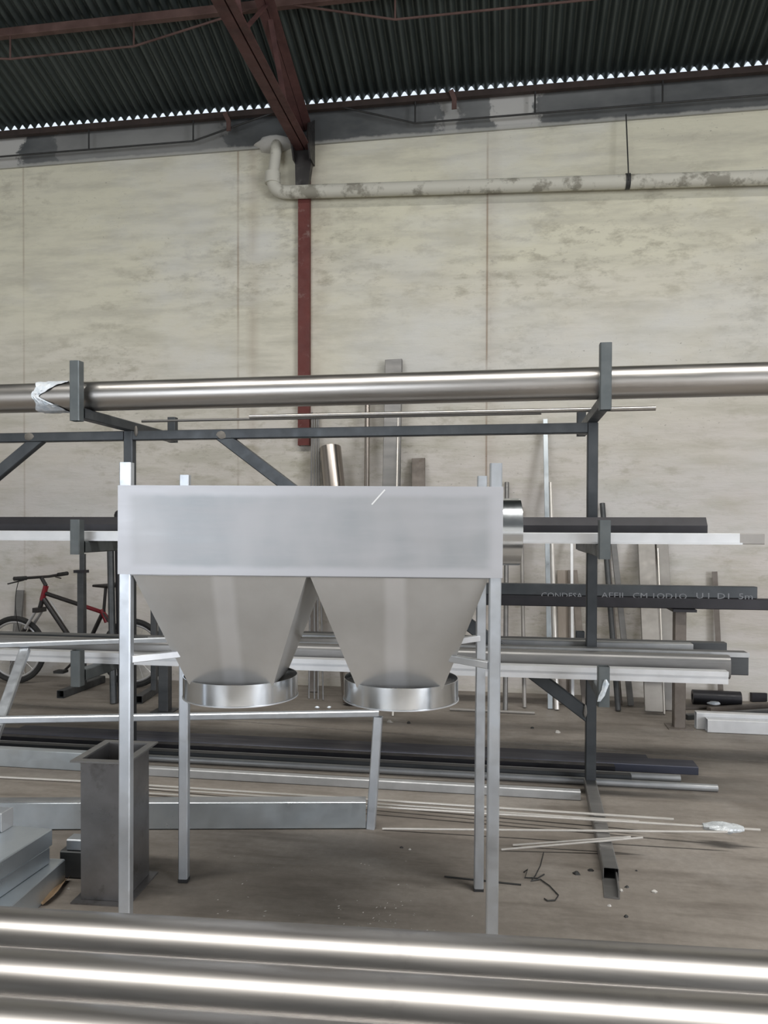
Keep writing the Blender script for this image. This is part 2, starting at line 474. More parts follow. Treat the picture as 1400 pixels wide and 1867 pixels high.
# ---------------------------------------------------------------- the hall
WALL = 7.21           # inner face of the back wall
XL, XR, YB = -9.5, 8.5, -9.0
SL = 0.32             # roof slope


def roof_z(y): return 5.52 + SL * (WALL - abs(y)) if abs(y) < 99 else 0


# floor of two pours with an open joint between them
j0, j1 = at_z(340, 1308), at_z(1400, 1390)
jd = (j1 - j0).normalized(); jn = V(-jd.y, jd.x, 0)


def on_joint(x, off): 
    t = (x - j0.x) / jd.x; p = j0 + jd * t + jn * off; return V(x, p.y, 0)


fl = MB()
g = 0.010
near = [V(XL, YB, 0), V(XR, YB, 0), on_joint(XR, -g), on_joint(XL, -g)]
far = [on_joint(XL, g), on_joint(XR, g), V(XR, WALL + 0.1, 0), V(XL, WALL + 0.1, 0)]
fl.add(near, [(0, 1, 2, 3)]); fl.add(far, [(0, 1, 2, 3)])
for s in (-g, g):
    a, b = on_joint(XL, s), on_joint(XR, s)
    fl.add([a, b, b + V(0, 0, -0.03), a + V(0, 0, -0.03)], [(0, 1, 2, 3)])
a, b, c, d = on_joint(XL, -g), on_joint(XR, -g), on_joint(XR, g), on_joint(XL, g)
fl.add([p + V(0, 0, -0.03) for p in (a, b, c, d)], [(0, 1, 2, 3)])
setting('floor', fl, 'floor_concrete')

setting('wall_back', MB().box((XL, WALL, 0), (XR, WALL + 0.2, 5.42)), 'wall_plaster')
wl = MB().box((XL - 0.2, YB, 0), (XL, WALL + 0.2, 5.5)); setting('wall_left', wl, 'hall_plaster')
wr = MB().box((XR, YB, 0), (XR + 0.2, -6.8, 5.5)).box((XR, -0.8, 0), (XR + 0.2, WALL + 0.2, 5.5)).box((XR, -6.8, 4.7), (XR + 0.2, -0.8, 5.5))
setting('wall_right', wr, 'hall_plaster')
wf = MB().box((XL, YB - 0.2, 0), (-8.4, YB, 5.6)).box((-2.8, YB - 0.2, 0), (XR, YB, 5.6)).box((-8.4, YB - 0.2, 4.7), (-2.8, YB, 5.6))
setting('wall_front', wf, 'hall_plaster')
og = MB().box((-40, WALL + 0.4, -0.3), (40, 40, -0.1)); setting('ground_outside', og, 'dirt_ground')

# concrete ring beam on top of the wall
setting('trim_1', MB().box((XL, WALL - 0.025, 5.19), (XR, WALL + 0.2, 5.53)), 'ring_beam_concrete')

# roof: corrugated sheets, each its own piece, from the eave up to the skylight
roof = bpy.data.objects.new('ceiling', None); COL.objects.link(roof); roof['kind'] = 'structure'
PITCHW, NW, AMP = 0.0885, 10, 0.025
sheet_w = PITCHW * NW


def sheet_mesh():
    mb = MB(); cols = NW * 8 + 4; rows = [(7.15, 0), (6.6, 0), (4.8, 0), (1.72, 0)]
    vs = []
    for (y, _) in rows:
        for i in range(cols + 1):
            x = i * PITCHW / 8
            vs.append((x, y, roof_z(y) + AMP * (1 - math.cos(2 * math.pi * x / PITCHW))))
    fs = [(r * (cols + 1) + i, r * (cols + 1) + i + 1, (r + 1) * (cols + 1) + i + 1, (r + 1) * (cols + 1) + i) for r in range(3) for i in range(cols)]
    mb.add(vs, fs); return mesh_of('roof_sheet', mb, 80)


sm = sheet_mesh(); sm.materials.append(MATS['roof_sheet'])
k = 0; x = XL
while x < XR:
    o = bpy.data.objects.new('roof_sheet', sm); COL.objects.link(o); o.parent = roof
    o.location = (x, 0, 0.0035 * (k % 2) + random.uniform(0, 0.0015)); x += sheet_w; k += 1
back = MB()
for y0, y1, xa_, xb_ in ((0.78, 0.0, XL, XR), (0.0, -9.2, XL, XR), (1.72, 0.78, XL, -5.0), (1.72, 0.78, 6.0, XR)):
    z0, z1 = roof_z(y0), roof_z(y1)
    back.add([V(xa_, y0, z0), V(xb_, y0, z0), V(xb_, y1, z1), V(xa_, y1, z1), V(xa_, y0, z0 + 0.03), V(xb_, y0, z0 + 0.03), V(xb_, y1, z1 + 0.03), V(xa_, y1, z1 + 0.03)],
             [(0, 1, 2, 3), (4, 7, 6, 5), (0, 4, 5, 1), (1, 5, 6, 2), (2, 6, 7, 3), (3, 7, 4, 0)])
part('rear_roof', back, 'roof_back', roof)
# gables
gb = MB()
for xx in (XL - 0.1, XR + 0.1):
    gb.add([V(xx, WALL + 0.2, 5.4), V(xx, 0, 7.9), V(xx, -9.2, 5.0)], [(0, 1, 2)])
part('gable', gb, 'hall_plaster', roof)

# ---------------------------------------------------------------- roof steel
XC = -1.925  # column and truss line
EAVE_Y = 7.10
z = roof_z(EAVE_Y)
pu = thing('eave_purlin', 'brown steel purlin with hanging tie rod running along the eave above the wall', 'purlin', (0, EAVE_Y, z - 0.09))
part('rail', MB().box((XL, EAVE_Y - 0.025, z - 0.100), (XR, EAVE_Y + 0.025, z - 0.045)), 'eave_paint', pu)


def tie(parent, y, zt, xs, drop, mat, ends):
    pts = [V(ends[0], y, zt)] + [V(x, y, zt - drop) for x in xs] + [V(ends[1], y, zt)]
    part('tie_rod', MB().sweep(pts, circ(0.009, 8)), mat, parent)
    for x in xs: part('strut', rod(V(x, y, zt - drop), V(x, y, zt + 0.02), 0.008, 8), mat, parent)


xa = [at_y(p, 290, EAVE_Y).x for p in (-60, 163, 353)]
tie(pu, EAVE_Y - 0.01, z - 0.08, xa, 0.215, 'rod_iron', (-6.9, XC - 0.25))
xa = [at_y(p, 240, EAVE_Y).x for p in (757, 975, 1207, 1440)]
tie(pu, EAVE_Y - 0.01, z - 0.08, xa, 0.215, 'rod_iron', (XC + 0.35, 3.6))
P2Y = 6.14; z2 = roof_z(P2Y)
p2 = thing('roof_purlin', 'reddish brown purlin crossing under the corrugated roof at upper left', 'purlin', (0, P2Y, z2 - 0.09))
part('rail', rtube(V(XL, P2Y, z2 - 0.042), V(XR, P2Y, z2 - 0.042), 0.06, 0.07), 'purlin_paint', p2)
xb = [at_y(p, 90, P2Y).x for p in (20, 245)]
tie(p2, P2Y - 0.01, z2 - 0.06, xb, 0.21, 'purlin_paint', (-6.0, XC - 0.15))
tie(p2, P2Y - 0.01, z2 - 0.06, [-0.9, 1.2, 2.6], 0.21, 'purlin_paint', (XC + 0.15, 3.4))
# bent cleats bolted on the eave purlin
for i, (px, py, lab) in enumerate(((417, 215, 'small bent rusty cleat on the eave purlin left of the truss'), (828, 175, 'small bent rusty cleat on the eave purlin right of the truss'))):
    q = at_y(px, py + 18, EAVE_Y - 0.03)
    solid('purlin_cleat', MB().sweep([q + V(0, 0, -0.03), q + V(0.0, -0.005, 0.06), q + V(-0.03, -0.03, 0.13)], rect(0.045, 0.012, 0.002)), 'purlin_paint', lab, 'cleat', 'purlin cleats')

# truss over the column: level bottom chord, rafter under the roof, zigzag web
tr = thing('roof_truss', 'dark red lattice roof truss rising from the column head', 'truss', (XC, WALL - 0.1, 5.05))
ZB = 5.13
part('bottom_chord', MB().prism(V(XC - 0.02, WALL - 0.02, ZB), V(XC - 0.02, -0.2, ZB), angle_prof(0.085, 0.085, 0.012)).prism(V(XC + 0.065, -0.2, ZB), V(XC + 0.065, WALL - 0.02, ZB), angle_prof(0.06, 0.085, 0.012)), 'truss_paint', tr)
part('top_chord', MB().prism(V(XC - 0.03, WALL - 0.05, roof_z(WALL) - 0.17), V(XC - 0.03, 0, roof_z(0) - 0.17), angle_prof(0.075, 0.09, 0.012)).prism(V(XC + 0.05, 0, roof_z(0) - 0.17), V(XC + 0.05, WALL - 0.05, roof_z(WALL) - 0.17), angle_prof(0.075, 0.09, 0.012)), 'truss_paint', tr)
ys = [6.55, 6.0, 5.4, 4.75, 4.1, 3.4, 2.7, 1.9, 1.0, 0.2]
for i in range(len(ys) - 1):
    a, b = ys[i], ys[i + 1]
    p, q = (V(XC + 0.01, a, ZB), V(XC + 0.01, b, roof_z(b) - 0.17)) if i % 2 == 0 else (V(XC + 0.01, a, roof_z(a) - 0.17), V(XC + 0.01, b, ZB))
    part('web_bar', MB().prism(p, q, rect(0.045, 0.012, 0.002)), 'truss_paint', tr)
gus = MB()
gp = [(7.19, 4.98), (7.03, 4.98), (6.93, 5.14), (6.97, 5.28), (7.19, 5.42)]
gus.loft([[V(XC + dx, y, z_) for y, z_ in gp] for dx in (-0.075, -0.06)])
part('gusset', gus, 'bike_black', tr)
part('gusset', MB().loft([[V(XC + dx, y, z_) for y, z_ in gp] for dx in (0.085, 0.1)]), 'bike_black', tr)

zh0, zh1 = at_y(555, 338, WALL - 0.12).z, at_y(555, 262, WALL - 0.12).z
part('shoe_plate', MB().loft([[V(XC - 0.062, y_, zh0), V(XC + 0.062, y_, zh0), V(XC + 0.09, y_, zh0 + 0.2), V(XC + 0.05, y_, zh1), V(XC - 0.07, y_, zh1)] for y_ in (WALL - 0.13, WALL - 0.063)]), 'bike_black', tr)
# red column against the wall, broken off above the plinth
cz0 = at_y(556, 812, WALL - 0.05).z
cmb = MB().prism(V(XC + 0.0, WALL - 0.03, cz0), V(XC, WALL - 0.03, 5.18), [(-0.056, -0.03), (0.056, -0.03), (0.056, 0.035), (0.046, 0.035), (0.046, -0.02), (-0.046, -0.02), (-0.046, 0.035), (-0.056, 0.035)], None, (0, 1, 0))
solid('wall_column', cmb, 'red_oxide', 'dark red painted steel column with flaking paint standing against the wall', 'column')

# painted service pipe along the wall
PY = WALL - 0.10
e0 = at_y(497, 350, PY); e1 = at_y(1400, 323, PY); dirp = (e1 - e0)
sp = thing('wall_pipe', 'old cream painted pipe with flaking patches running along the wall', 'pipe', (e0.x, PY, e0.z - 0.1))
c1 = at_y(497, 352, PY)
bend = bez(c1 + V(0.16, 0, -0.003), c1, c1 + V(0, 0, 0.14), 7)
part('run', MB().sweep([e0 + dirp * 1.35] + bend, circ(0.062, 20)), 'wall_pipe_paint', sp)
top = at_y(503, 278, PY)
up = [bend[-1], V(top.x, PY, top.z)] + bez(V(top.x, PY, top.z), V(top.x, PY, top.z + 0.12), V(top.x, WALL + 0.02, top.z + 0.12), 6)[1:]
part('riser', MB().sweep(up, circ(0.052, 18)), 'wall_pipe_paint', sp)
part('joint_band', rod(bend[-1] + V(0, 0, -0.05), bend[-1] + V(0, 0, 0.05), 0.075, 20), 'wall_pipe_paint', sp)
hx = at_y(1144, 335, PY)
part('hanger_wire', rod(V(hx.x, PY - 0.066, hx.z), V(hx.x - 0.02, PY - 0.02, 5.19), 0.006, 8), 'rod_iron', sp)
part('hanger_clamp', MB().prism(V(hx.x - 0.02, PY, hx.z + 0.02), V(hx.x + 0.02, PY, hx.z + 0.02), circ(0.068, 20)), 'rod_iron', sp)
# lump of mortar round the pipe's hole in the wall
mm = MB(); q = at_y(500, 262, WALL - 0.03); rr = []
for i in range(5):
    a = i / 4; r_ = 0.17 * math.cos(a * 1.45) + 0.02
    rr.append([V(q.x + r_ * 1.0 * math.cos(t * math.pi / 7) * (1 + 0.15 * math.sin(3 * t)), WALL - 0.11 * math.sin(a * 1.5), q.z + r_ * 0.42 * math.sin(t * math.pi / 7)) for t in range(14)])
mm.loft(rr); part('mortar_lump', mm, 'hall_plaster', sp)

# ---------------------------------------------------------------- main storage rack
RY, RXR, RXL = 4.625, 0.492, -2.394
RXLL = -5.28
rack = thing('pipe_rack', 'tall dark steel cantilever storage rack holding long pipes and bars', 'rack', (RXR, RY, 0))
LEV = [(2.207, 2.466, 2.13), (1.452, 1.575, 1.378), (0.722, 0.835, 0.632)]
for xi, X in enumerate((RXR, RXL, RXLL)):
    part('post', rtube(V(X, RY, 0.062 if xi == 0 else 0), V(X, RY, 2.146), 0.06, 0.06), 'rack_steel', rack)
    for (zt, s1, s0) in LEV:
        arm_back = 0.62
        if zt > 2.0:
            part('arm', rtube(V(X, RY - 0.58, zt - 0.03), V(X, RY + arm_back, zt - 0.03), 0.06, 0.06), 'rack_steel', rack)
        else:
            part('arm', rtube(V(X, RY - 0.58, zt - 0.033), V(X, RY - 0.031, zt - 0.033), 0.06, 0.066), 'rack_stop_steel', rack)
            part('arm', rtube(V(X, RY + 0.031, zt - 0.033), V(X, RY + arm_back, zt - 0.033), 0.06, 0.066), 'rack_steel', rack)
        part('end_stop', rtube(V(X - 0.004, RY - 0.61, s0), V(X - 0.004, RY - 0.61, s1), 0.058, 0.058, up=(0, 1, 0)), 'rack_stop_steel', rack)
        part('end_stop', rtube(V(X - 0.004, RY + 0.65, zt - 0.06), V(X - 0.004, RY + 0.65, zt + 0.12), 0.058, 0.058, up=(0, 1, 0)), 'rack_steel', rack)
for x0, x1 in ((RXL + 0.031, RXR - 0.031), (RXLL + 0.031, RXL - 0.031)):
    part('top_beam', rtube(V(x0, RY, 2.117), V(x1, RY, 2.117), 0.06, 0.06), 'rack_steel', rack)
b0, b1 = at_y(412, 800, RY), at_y(1064, 1300, RY)
b0.z = 2.088; b1.x = RXR - 0.031
bdv = (b0 - b1).normalized()
part('brace', rtube(b0 + bdv * 0.045, b1 - bdv * 0.03, 0.05, 0.075), 'rack_steel', rack)
b2 = at_y(66, 806, RY); b2.z = 2.088
bdv = (b2 - V(RXLL + 0.031, RY, b1.z)).normalized()
part('brace', rtube(b2 + bdv * 0.045, V(RXLL + 0.031, RY, b1.z), 0.05, 0.075), 'rack_steel', rack)


def blob(c, rx, ry, rz, n=10, m=5, jit=0.0):
    rings = []
    for i in range(m + 1):
        t = math.pi * i / m; r = max(math.sin(t), 0.02)
        rings.append([V(c.x + rx * r * math.cos(2 * math.pi * j / n) * (1 + random.uniform(-jit, jit)), c.y + ry * r * math.sin(2 * math.pi * j / n) * (1 + random.uniform(-jit, jit)), c.z - rz * math.cos(t)) for j in range(n)])
    return MB().loft(rings)


for px, py in ((52, 796), (403, 793)):
    part('weld_patch', blob(at_y(px, py, RY - 0.031), 0.034, 0.004, 0.026, 8, 4, jit=0.35), 'weld', rack)
part('weld_patch', blob(at_y(1067, 1296, RY - 0.03), 0.010, 0.008, 0.04, jit=0.2), 'weld', rack)
part('weld_patch', blob(at_y(248, 786, RY - 0.031), 0.012, 0.01, 0.035, jit=0.2), 'weld', rack)
# foot of the right post, its outer end cut open
f1 = V(0.455, 3.43, 0.031)
part('foot', rtube(V(RXR, RY + 0.03, 0.031), f1, 0.066, 0.06), 'grey_steel', rack)
part('foot_tip', MB().prism(V(0.455, 3.5, 0.021), V(0.438, 3.27, 0.021), angle_prof(0.062, 0.04, 0.006)), 'grey_steel', rack)
# tape stuck on the lower right stop
t0 = at_y(1100, 1262, RY - 0.645)
tp = MB(); rr = []
for i, (dx, dz, w) in enumerate(((-0.022, -0.05, 0.008), (-0.008, -0.02, 0.015), (0.004, 0.01, 0.013), (0.012, 0.04, 0.016), (0.01, 0.062, 0.006))):
    rr.append([t0 + V(dx - w, 0.002, dz), t0 + V(dx, -0.008, dz + 0.004), t0 + V(dx + w, 0.002, dz + 0.002), t0 + V(dx, 0.005, dz)])
tp.loft(rr); part('torn_tape', tp, 'foil', rack)

# --- loads on the rack
XW = -6.2
pipe = thing('stainless_pipe', 'long thick stainless steel pipe lying across the top of the rack', 'pipe', (0, 4.16, 2.208))
PZ = 2.207 + 0.0865
part('tube', ctube(V(XW, 4.16, PZ), V(4.4, 4.16, PZ), 0.085, 0.004, 48), 'stainless', pipe)
# crumpled foil tape round the pipe, notched to a V on its right edge
fx0, fx1 = at_y(57, 720, 4.07).x, at_y(113, 720, 4.07).x
fo = MB(); n = 60; rows = 7; vs = []
for r in range(rows + 1):
    for i in range(n):
        a = 2 * math.pi * i / n
        e = abs(((a - math.pi * 1.02) + math.pi) % (2 * math.pi) - math.pi)   # angle from the camera side
        xr = fx0 + (fx1 - fx0) * min(1.0, 0.22 + 0.95 * e / 1.25) * (1 + 0.05 * math.sin(7 * a)) if e < 1.7 else fx1
        xl = fx0 + 0.02 * math.sin(3 * a) ** 2
        x_ = xl + (xr - xl) * r / rows
        rad = 0.0885 + random.uniform(0, 0.006)
        vs.append(V(x_, 4.16 + rad * math.cos(a), PZ + rad * math.sin(a)))
fs = [(r * n + i, r * n + (i + 1) % n, (r + 1) * n + (i + 1) % n, (r + 1) * n + i) for r in range(rows) for i in range(n)]
fo.add(vs, fs); part('foil_wrap', fo, 'foil', pipe, label='crumpled bluish white foil wrapped round the pipe', sharp=20)

p, q = at_y(455, 765, 4.60), at_y(1195, 746, 4.60)
solid('steel_tube', ctube(V(p.x, 4.60, 2.207 + 0.0145), V(q.x, 4.60, 2.207 + 0.0145), 0.0135, 0.002, 16), 'stainless', 'thin steel tube lying on the top rack arms below the thick stainless pipe', 'tube')
p = at_y(258, 768, 4.66)
solid('steel_rod', rod(V(p.x, 4.665, 2.207 + 0.009), V(0.2, 4.665, 2.207 + 0.009), 0.0085, 10), 'grey_steel', 'thinner grey rod reaching further left on the top rack arms', 'rod')

# middle level
bb = at_y(1286, 958, 4.375)
bp_ = [(-0.045, -0.07), (0.045, -0.07), (0.045, 0.025), (0.01, 0.07), (-0.045, 0.07)]
solid('black_beam', MB().prism(V(XW, 4.375, 1.453 + 0.071), V(bb.x, 4.375, 1.453 + 0.071), [(a, b) for a, b in bp_]), 'black_steel', 'long black steel beam with chamfered edge on the middle rack arms', 'beam')
wb0, wb1, wb2 = XW, at_y(1346, 985, 4.12).x, at_y(1391, 985, 4.12).x
wbar = thing('white_bar', 'long white bar with raw grey end in front of the black beam', 'bar', (0, 4.12, 1.453))
part('face', MB().prism(V(wb0, 4.12, 1.453 + 0.029), V(wb1, 4.12, 1.453 + 0.029), rect(0.05, 0.056, 0.003)), 'galvanized_bright', wbar)
part('lip', MB().box((wb0, 4.082, 1.4535), (wb1 + 0.01, 4.0945, 1.463)), 'galvanized_bright', wbar)
part('raw_end', MB().prism(V(wb1, 4.12, 1.453 + 0.029), V(wb2, 4.12, 1.453 + 0.029), rect(0.049, 0.054, 0.003)), 'light_strip', wbar, label='bare grey steel end of the bar')

# lower level
zl = 0.7235
xr_ = at_y(1325, 1225, 4.245).x
lb = thing('aluminium_bar', 'long pale aluminium bar with ribbed face at the front of the lowest rack arms', 'bar', (0, 4.245, zl))
part('face', MB().box((XW, 4.215, zl), (xr_, 4.275, zl + 0.066)), 'galvanized_bright', lb)
part('rib', MB().box((XW, 4.209, zl + 0.040), (xr_, 4.2149, zl + 0.066)), 'galvanized_bright', lb)
xr_ = at_y(1328, 1205, 4.375).x
solid('rounded_tube', rtube(V(XW, 4.375, zl + 0.064), V(xr_, 4.375, zl + 0.064), 0.10, 0.126, 0.004, 0.035), 'grey_steel', 'thick grey tube with rounded edges behind the pale aluminium bar', 'tube')
xr_ = at_y(1360, 1200, 4.525).x
lb = thing('slotted_channel', 'dark steel channel with bright top edge behind the rounded grey tube', 'channel', (0, 4.525, zl))
part('web', MB().prism(V(XW, 4.525, zl + 0.063), V(xr_, 4.525, zl + 0.063), rect(0.09, 0.124, 0.004)), 'mill_steel', lb)
part('edge_strip', MB().box((-2.2, 4.476, zl + 0.101), (xr_ + 0.004, 4.4795, zl + 0.127)), 'galvanized_dull', lb)
xr_ = at_y(1261, 1172, 4.725).x
solid('grey_flat', MB().prism(V(-2.2, 4.725, zl + 0.068), V(xr_, 4.725, zl + 0.068), rect(0.08, 0.135, 0.004)), 'galvanized_dull', 'long grey flat bar behind the post on the lowest rack arms', 'bar')
xr_ = at_y(1322, 1180, 4.84).x
solid('dark_flat', MB().prism(V(-2.2, 4.84, zl + 0.066), V(xr_, 4.84, zl + 0.066), rect(0.07, 0.13, 0.004)), 'mill_steel', 'dark flat bar rearmost on the lowest rack arms', 'bar')

# ---------------------------------------------------------------- rear low rack with two black beams
def stand(px, py, zt, lab, mat='brown_steel'):
    b = at_z(px, py)
    s = thing('beam_stand', lab, 'stand', b, group='beam stands in front of the wall')
    part('post', rtube(V(0, 0, 0.008), V(0, 0, zt), 0.085, 0.085, up=(0, 1, 0)), mat, s, world=False)
    part('base_plate', MB().box((-0.09, -0.09, 0), (0.09, 0.09, 0.008)), mat, s, world=False)
    part('head_bracket', MB().box((-0.07, -0.12, zt), (0.10, 0.14, zt + 0.02)), 'black_steel', s, world=False)
    return b


sb = stand(1237, 1326, 0.90, 'brown steel post standing under the black beams at right')
sb2 = stand(301, 1296, 0.90, 'dark steel post on the floor behind the left hopper leg', 'mill_steel')
x0 = at_y(660, 1085, sb.y).x
bl = solid('black_tube', rtube(V(x0, sb.y - 0.03, 0.921 + 0.042), V(4.2, sb.y - 0.03, 0.921 + 0.042), 0.09, 0.083), 'black_steel', 'lower of two black steel beams, running out of the picture at right', 'beam')
xe = at_y(1375, 1080, sb.y).x
up_ = thing('stencilled_beam', 'upper of two black beams, with worn pale stencilled lettering on its face', 'beam', (x0, sb.y - 0.03, 1.0055))
part('section', MB().prism(V(x0, sb.y - 0.03, 1.006 + 0.045), V(xe, sb.y - 0.03, 1.006 + 0.045), rect(0.085, 0.088, 0.004)), 'rack_steel', up_)


def text(body, px0, px1, py, ypl, size, parent):
    a, b = at_y(px0, py, ypl), at_y(px1, py, ypl)
    cu = bpy.data.curves.new('stencil', 'FONT'); cu.body = body; cu.size = size; cu.extrude = 0.0006; cu.resolution_u = 2
    to = bpy.data.objects.new('stencil', cu); COL.objects.link(to)
    dg = bpy.context.evaluated_depsgraph_get(); me = bpy.data.meshes.new_from_object(to.evaluated_get(dg))
    bpy.data.objects.remove(to); bpy.data.curves.remove(cu)
    w = max(v.co.x for v in me.vertices); mb = MB()
    k = (b.x - a.x) / w
    mb.add([V(a.x + v.co.x * k, ypl - v.co.z, a.z + v.co.y) for v in me.vertices], [tuple(p.vertices) for p in me.polygons])
    part('stencil_lettering', mb, 'stencil_ink', parent, label='worn pale stencilled lettering')


text('CONDESA', 986, 1062, 1090, sb.y - 0.0735, 0.062, up_)
text('AEEIL  CM 1OD1O', 1096, 1252, 1090, sb.y - 0.0735, 0.062, up_)
text('U I  D1  5m', 1268, 1372, 1091, sb.y - 0.0735, 0.062, up_)

# ---------------------------------------------------------------- stock leaning on the wall
def lean(name, label, cat, mat, top_px, bot_px, w, d=None, kind='rect', group='steel stock leaning on the wall', toff=0.03):
    """from a foot on the floor to a head against the wall"""
    hgt = d or w
    b = at_z(*bot_px); t = at_y(top_px[0], top_px[1], WALL - toff - hgt / 2)
    if b.y > t.y - 0.05: b.y = t.y - 0.05
    dv = (t - b).normalized(); b = b + V(0, 0, 0.5 * (hgt if kind == 'rect' else w) * math.sqrt(max(0, 1 - dv.z ** 2)) + 0.001)
    if kind == 'tube': mb = ctube(b, t, w / 2, 0.003, 24)
    elif kind == 'rod': mb = rod(b, t, w / 2, 10)
    elif kind == 'angle': mb = MB().prism(b, t, angle_prof(w, hgt, 0.005), None, (0, 1, 0))
    elif kind == 'box': mb = MB().prism(b, t, rect(w, hgt, 0.004), rect(w - 0.008, hgt - 0.008, 0.001), (0, 1, 0))
    else: mb = MB().prism(b, t, rect(w, hgt, 0.002), None, (0, 1, 0))
    return solid(name, mb, mat, label, cat, group)


lean('thick_tube', 'short thick stainless tube leaning on the wall above the hopper box', 'tube', 'stainless_tube', (602, 817), (646, 1285), 0.205, kind='tube')
for i, (tx, ty, bx, lab) in enumerate(((569, 752, 563, 'leftmost thin rod of the bundle beside the red column'), (573, 754, 573, 'second thin rod from the red column in the bundle'), (577, 753, 580, 'third thin rod from the red column in the bundle'), (580, 757, 589, 'rightmost thin rod of the bundle beside the red column'))):
    lean('thin_rod', lab, 'rod', 'grey_steel', (tx, ty), (bx, 1274 + i), 0.016, kind='rod', group='thin rods beside the red column')
lean('thin_tube', 'slim shiny tube leaning on the wall between thick tube and wide channel', 'tube', 'stainless_tube', (670, 700), (666, 1280), 0.05, kind='tube')
lean('wide_channel', 'wide grey steel channel leaning highest on the wall behind the rack', 'channel', 'grey_steel', (718, 657), (706, 1292), 0.16, 0.05, kind='box')
lean('slim_rod', 'shiny slim rod standing in front of the wide grey channel', 'rod', 'bright_rod', (727, 700), (716, 1306), 0.018, kind='rod', toff=0.09)
lean('dark_flat_bar', 'short dark flat bar leaning on the wall right of the wide channel', 'bar', 'brown_steel', (763, 836), (762, 1292), 0.125, 0.02)
lean('grey_tube', 'dull grey tube leaning just right of the hopper box collar', 'tube', 'grey_steel', (924, 880), (921, 1297), 0.042, kind='tube')
lean('pale_rod', 'thin pale steel rod leaning second from the hopper box collar', 'rod', 'light_strip', (950, 925), (956, 1291), 0.034, kind='tube')
lean('blue_strip', 'tall bluish galvanized strip leaning left of the shiny tube', 'strip', 'galvanized_blue', (994, 765), (1003, 1293), 0.042, 0.03)
lean('shiny_tube', 'shiny round tube leaning right of the tall bluish strip', 'tube', 'bright_rod', (1003, 880), (1015, 1295), 0.042, kind='tube', toff=0.07)
lean('wood_board', 'pale wooden board leaning on the wall left of the rack post', 'board', 'pale_board', (1026, 1040), (1030, 1284), 0.10, 0.02)
lean('red_brown_strip', 'narrow red brown strip leaning beside the pale wooden board', 'strip', 'brown_steel', (1038, 1040), (1041, 1286), 0.03, 0.02, toff=0.06)
lean('white_strip', 'narrow white strip leaning in front of the pale wooden board', 'strip', 'galvanized_bright', (1042, 988), (1044, 1293), 0.026, 0.02, toff=0.09)
lean('dark_strip', 'dark strip leaning just left of the rack post', 'strip', 'brown_steel', (1046, 1040), (1068, 1290), 0.06, 0.02)
lean('dark_tube', 'dark tube leaning just right of the rack post', 'tube', 'mill_steel', (1098, 918), (1127, 1297), 0.048, kind='tube')
lean('rusty_rod', 'thin rusty rod leaning between two dark tubes right of the post', 'rod', 'brown_steel', (1109, 1010), (1132, 1284), 0.026, kind='rod', toff=0.1)
lean('brown_bar', 'brown steel bar leaning second right of the rack post', 'bar', 'grey_steel', (1118, 985), (1150, 1287), 0.05, 0.025)
lean('wide_plate', 'wide pale steel plate leaning on the wall under the white bar end', 'plate', 'light_strip', (1177, 975), (1192, 1304), 0.145, 0.03, kind='box')
lean('narrow_plate', 'narrower grey plate leaning right of the wide pale plate', 'plate', 'light_strip', (1206, 975), (1224, 1296), 0.10, 0.02)
lean('bright_strip', 'thin bright strip leaning between the two plates', 'strip', 'bright_rod', (1199, 1000), (1211, 1303), 0.018, kind='rod', toff=0.09)
lean('lone_angle', 'lone thin angle bar leaning rightmost on the wall', 'angle bar', 'brown_steel', (1302, 1042), (1313, 1280), 0.045, 0.03, kind='angle')
lean('grey_plate', 'dark grey plate leaning behind the front wheel of the bicycle', 'plate', 'grey_steel', (37, 1076), (24, 1236), 0.085, 0.02)
for nm, lab, m, tp_, bt_, w_ in (('dark_pipe', 'dark round pipe standing in front of the bicycle saddle', 'mill_steel', (201, 985), (207, 1283), 0.06),
                                 ('black_pipe', 'black pipe with rounded cap beside the left end of the hopper box', 'black_steel', (217, 938), (224, 1281), 0.085)):
    b_ = at_z(*bt_); b_.z = 0.004; t_ = at_y(tp_[0], tp_[1], b_.y + 0.16)
    mb = ctube(b_, t_, w_ / 2, 0.003, 24)
    if nm == 'black_pipe':
        dv = (t_ - b_).normalized(); mb.loft([[t_ + dv * (0.04 * math.sin(u)) + (V(math.cos(2 * math.pi * k_ / 24), math.sin(2 * math.pi * k_ / 24), 0)) * (0.04 * math.cos(u)) for k_ in range(24)] for u in (0, 0.5, 1.0, 1.45)])
    solid(nm, mb, m, lab, 'pipe', 'dark pipes left of the hopper')
lean('cone_gap_post', 'dark post seen in the gap between the two hopper cones', 'post', 'brown_steel', (572, 1010), (572, 1262), 0.075, 0.04, kind='box', toff=0.12)

# ---------------------------------------------------------------- bicycle
BY = 6.82
def bk(px, py, dy=0.0): return at_y(px, py, BY + dy)


bike = thing('bicycle', 'black and red mountain bicycle parked against the wall at left', 'bicycle', V(bk(140, 1188).x, BY, 0))
fw, rw = bk(28, 1187), bk(243, 1187); WR = 0.33
fw.z = rw.z = WR


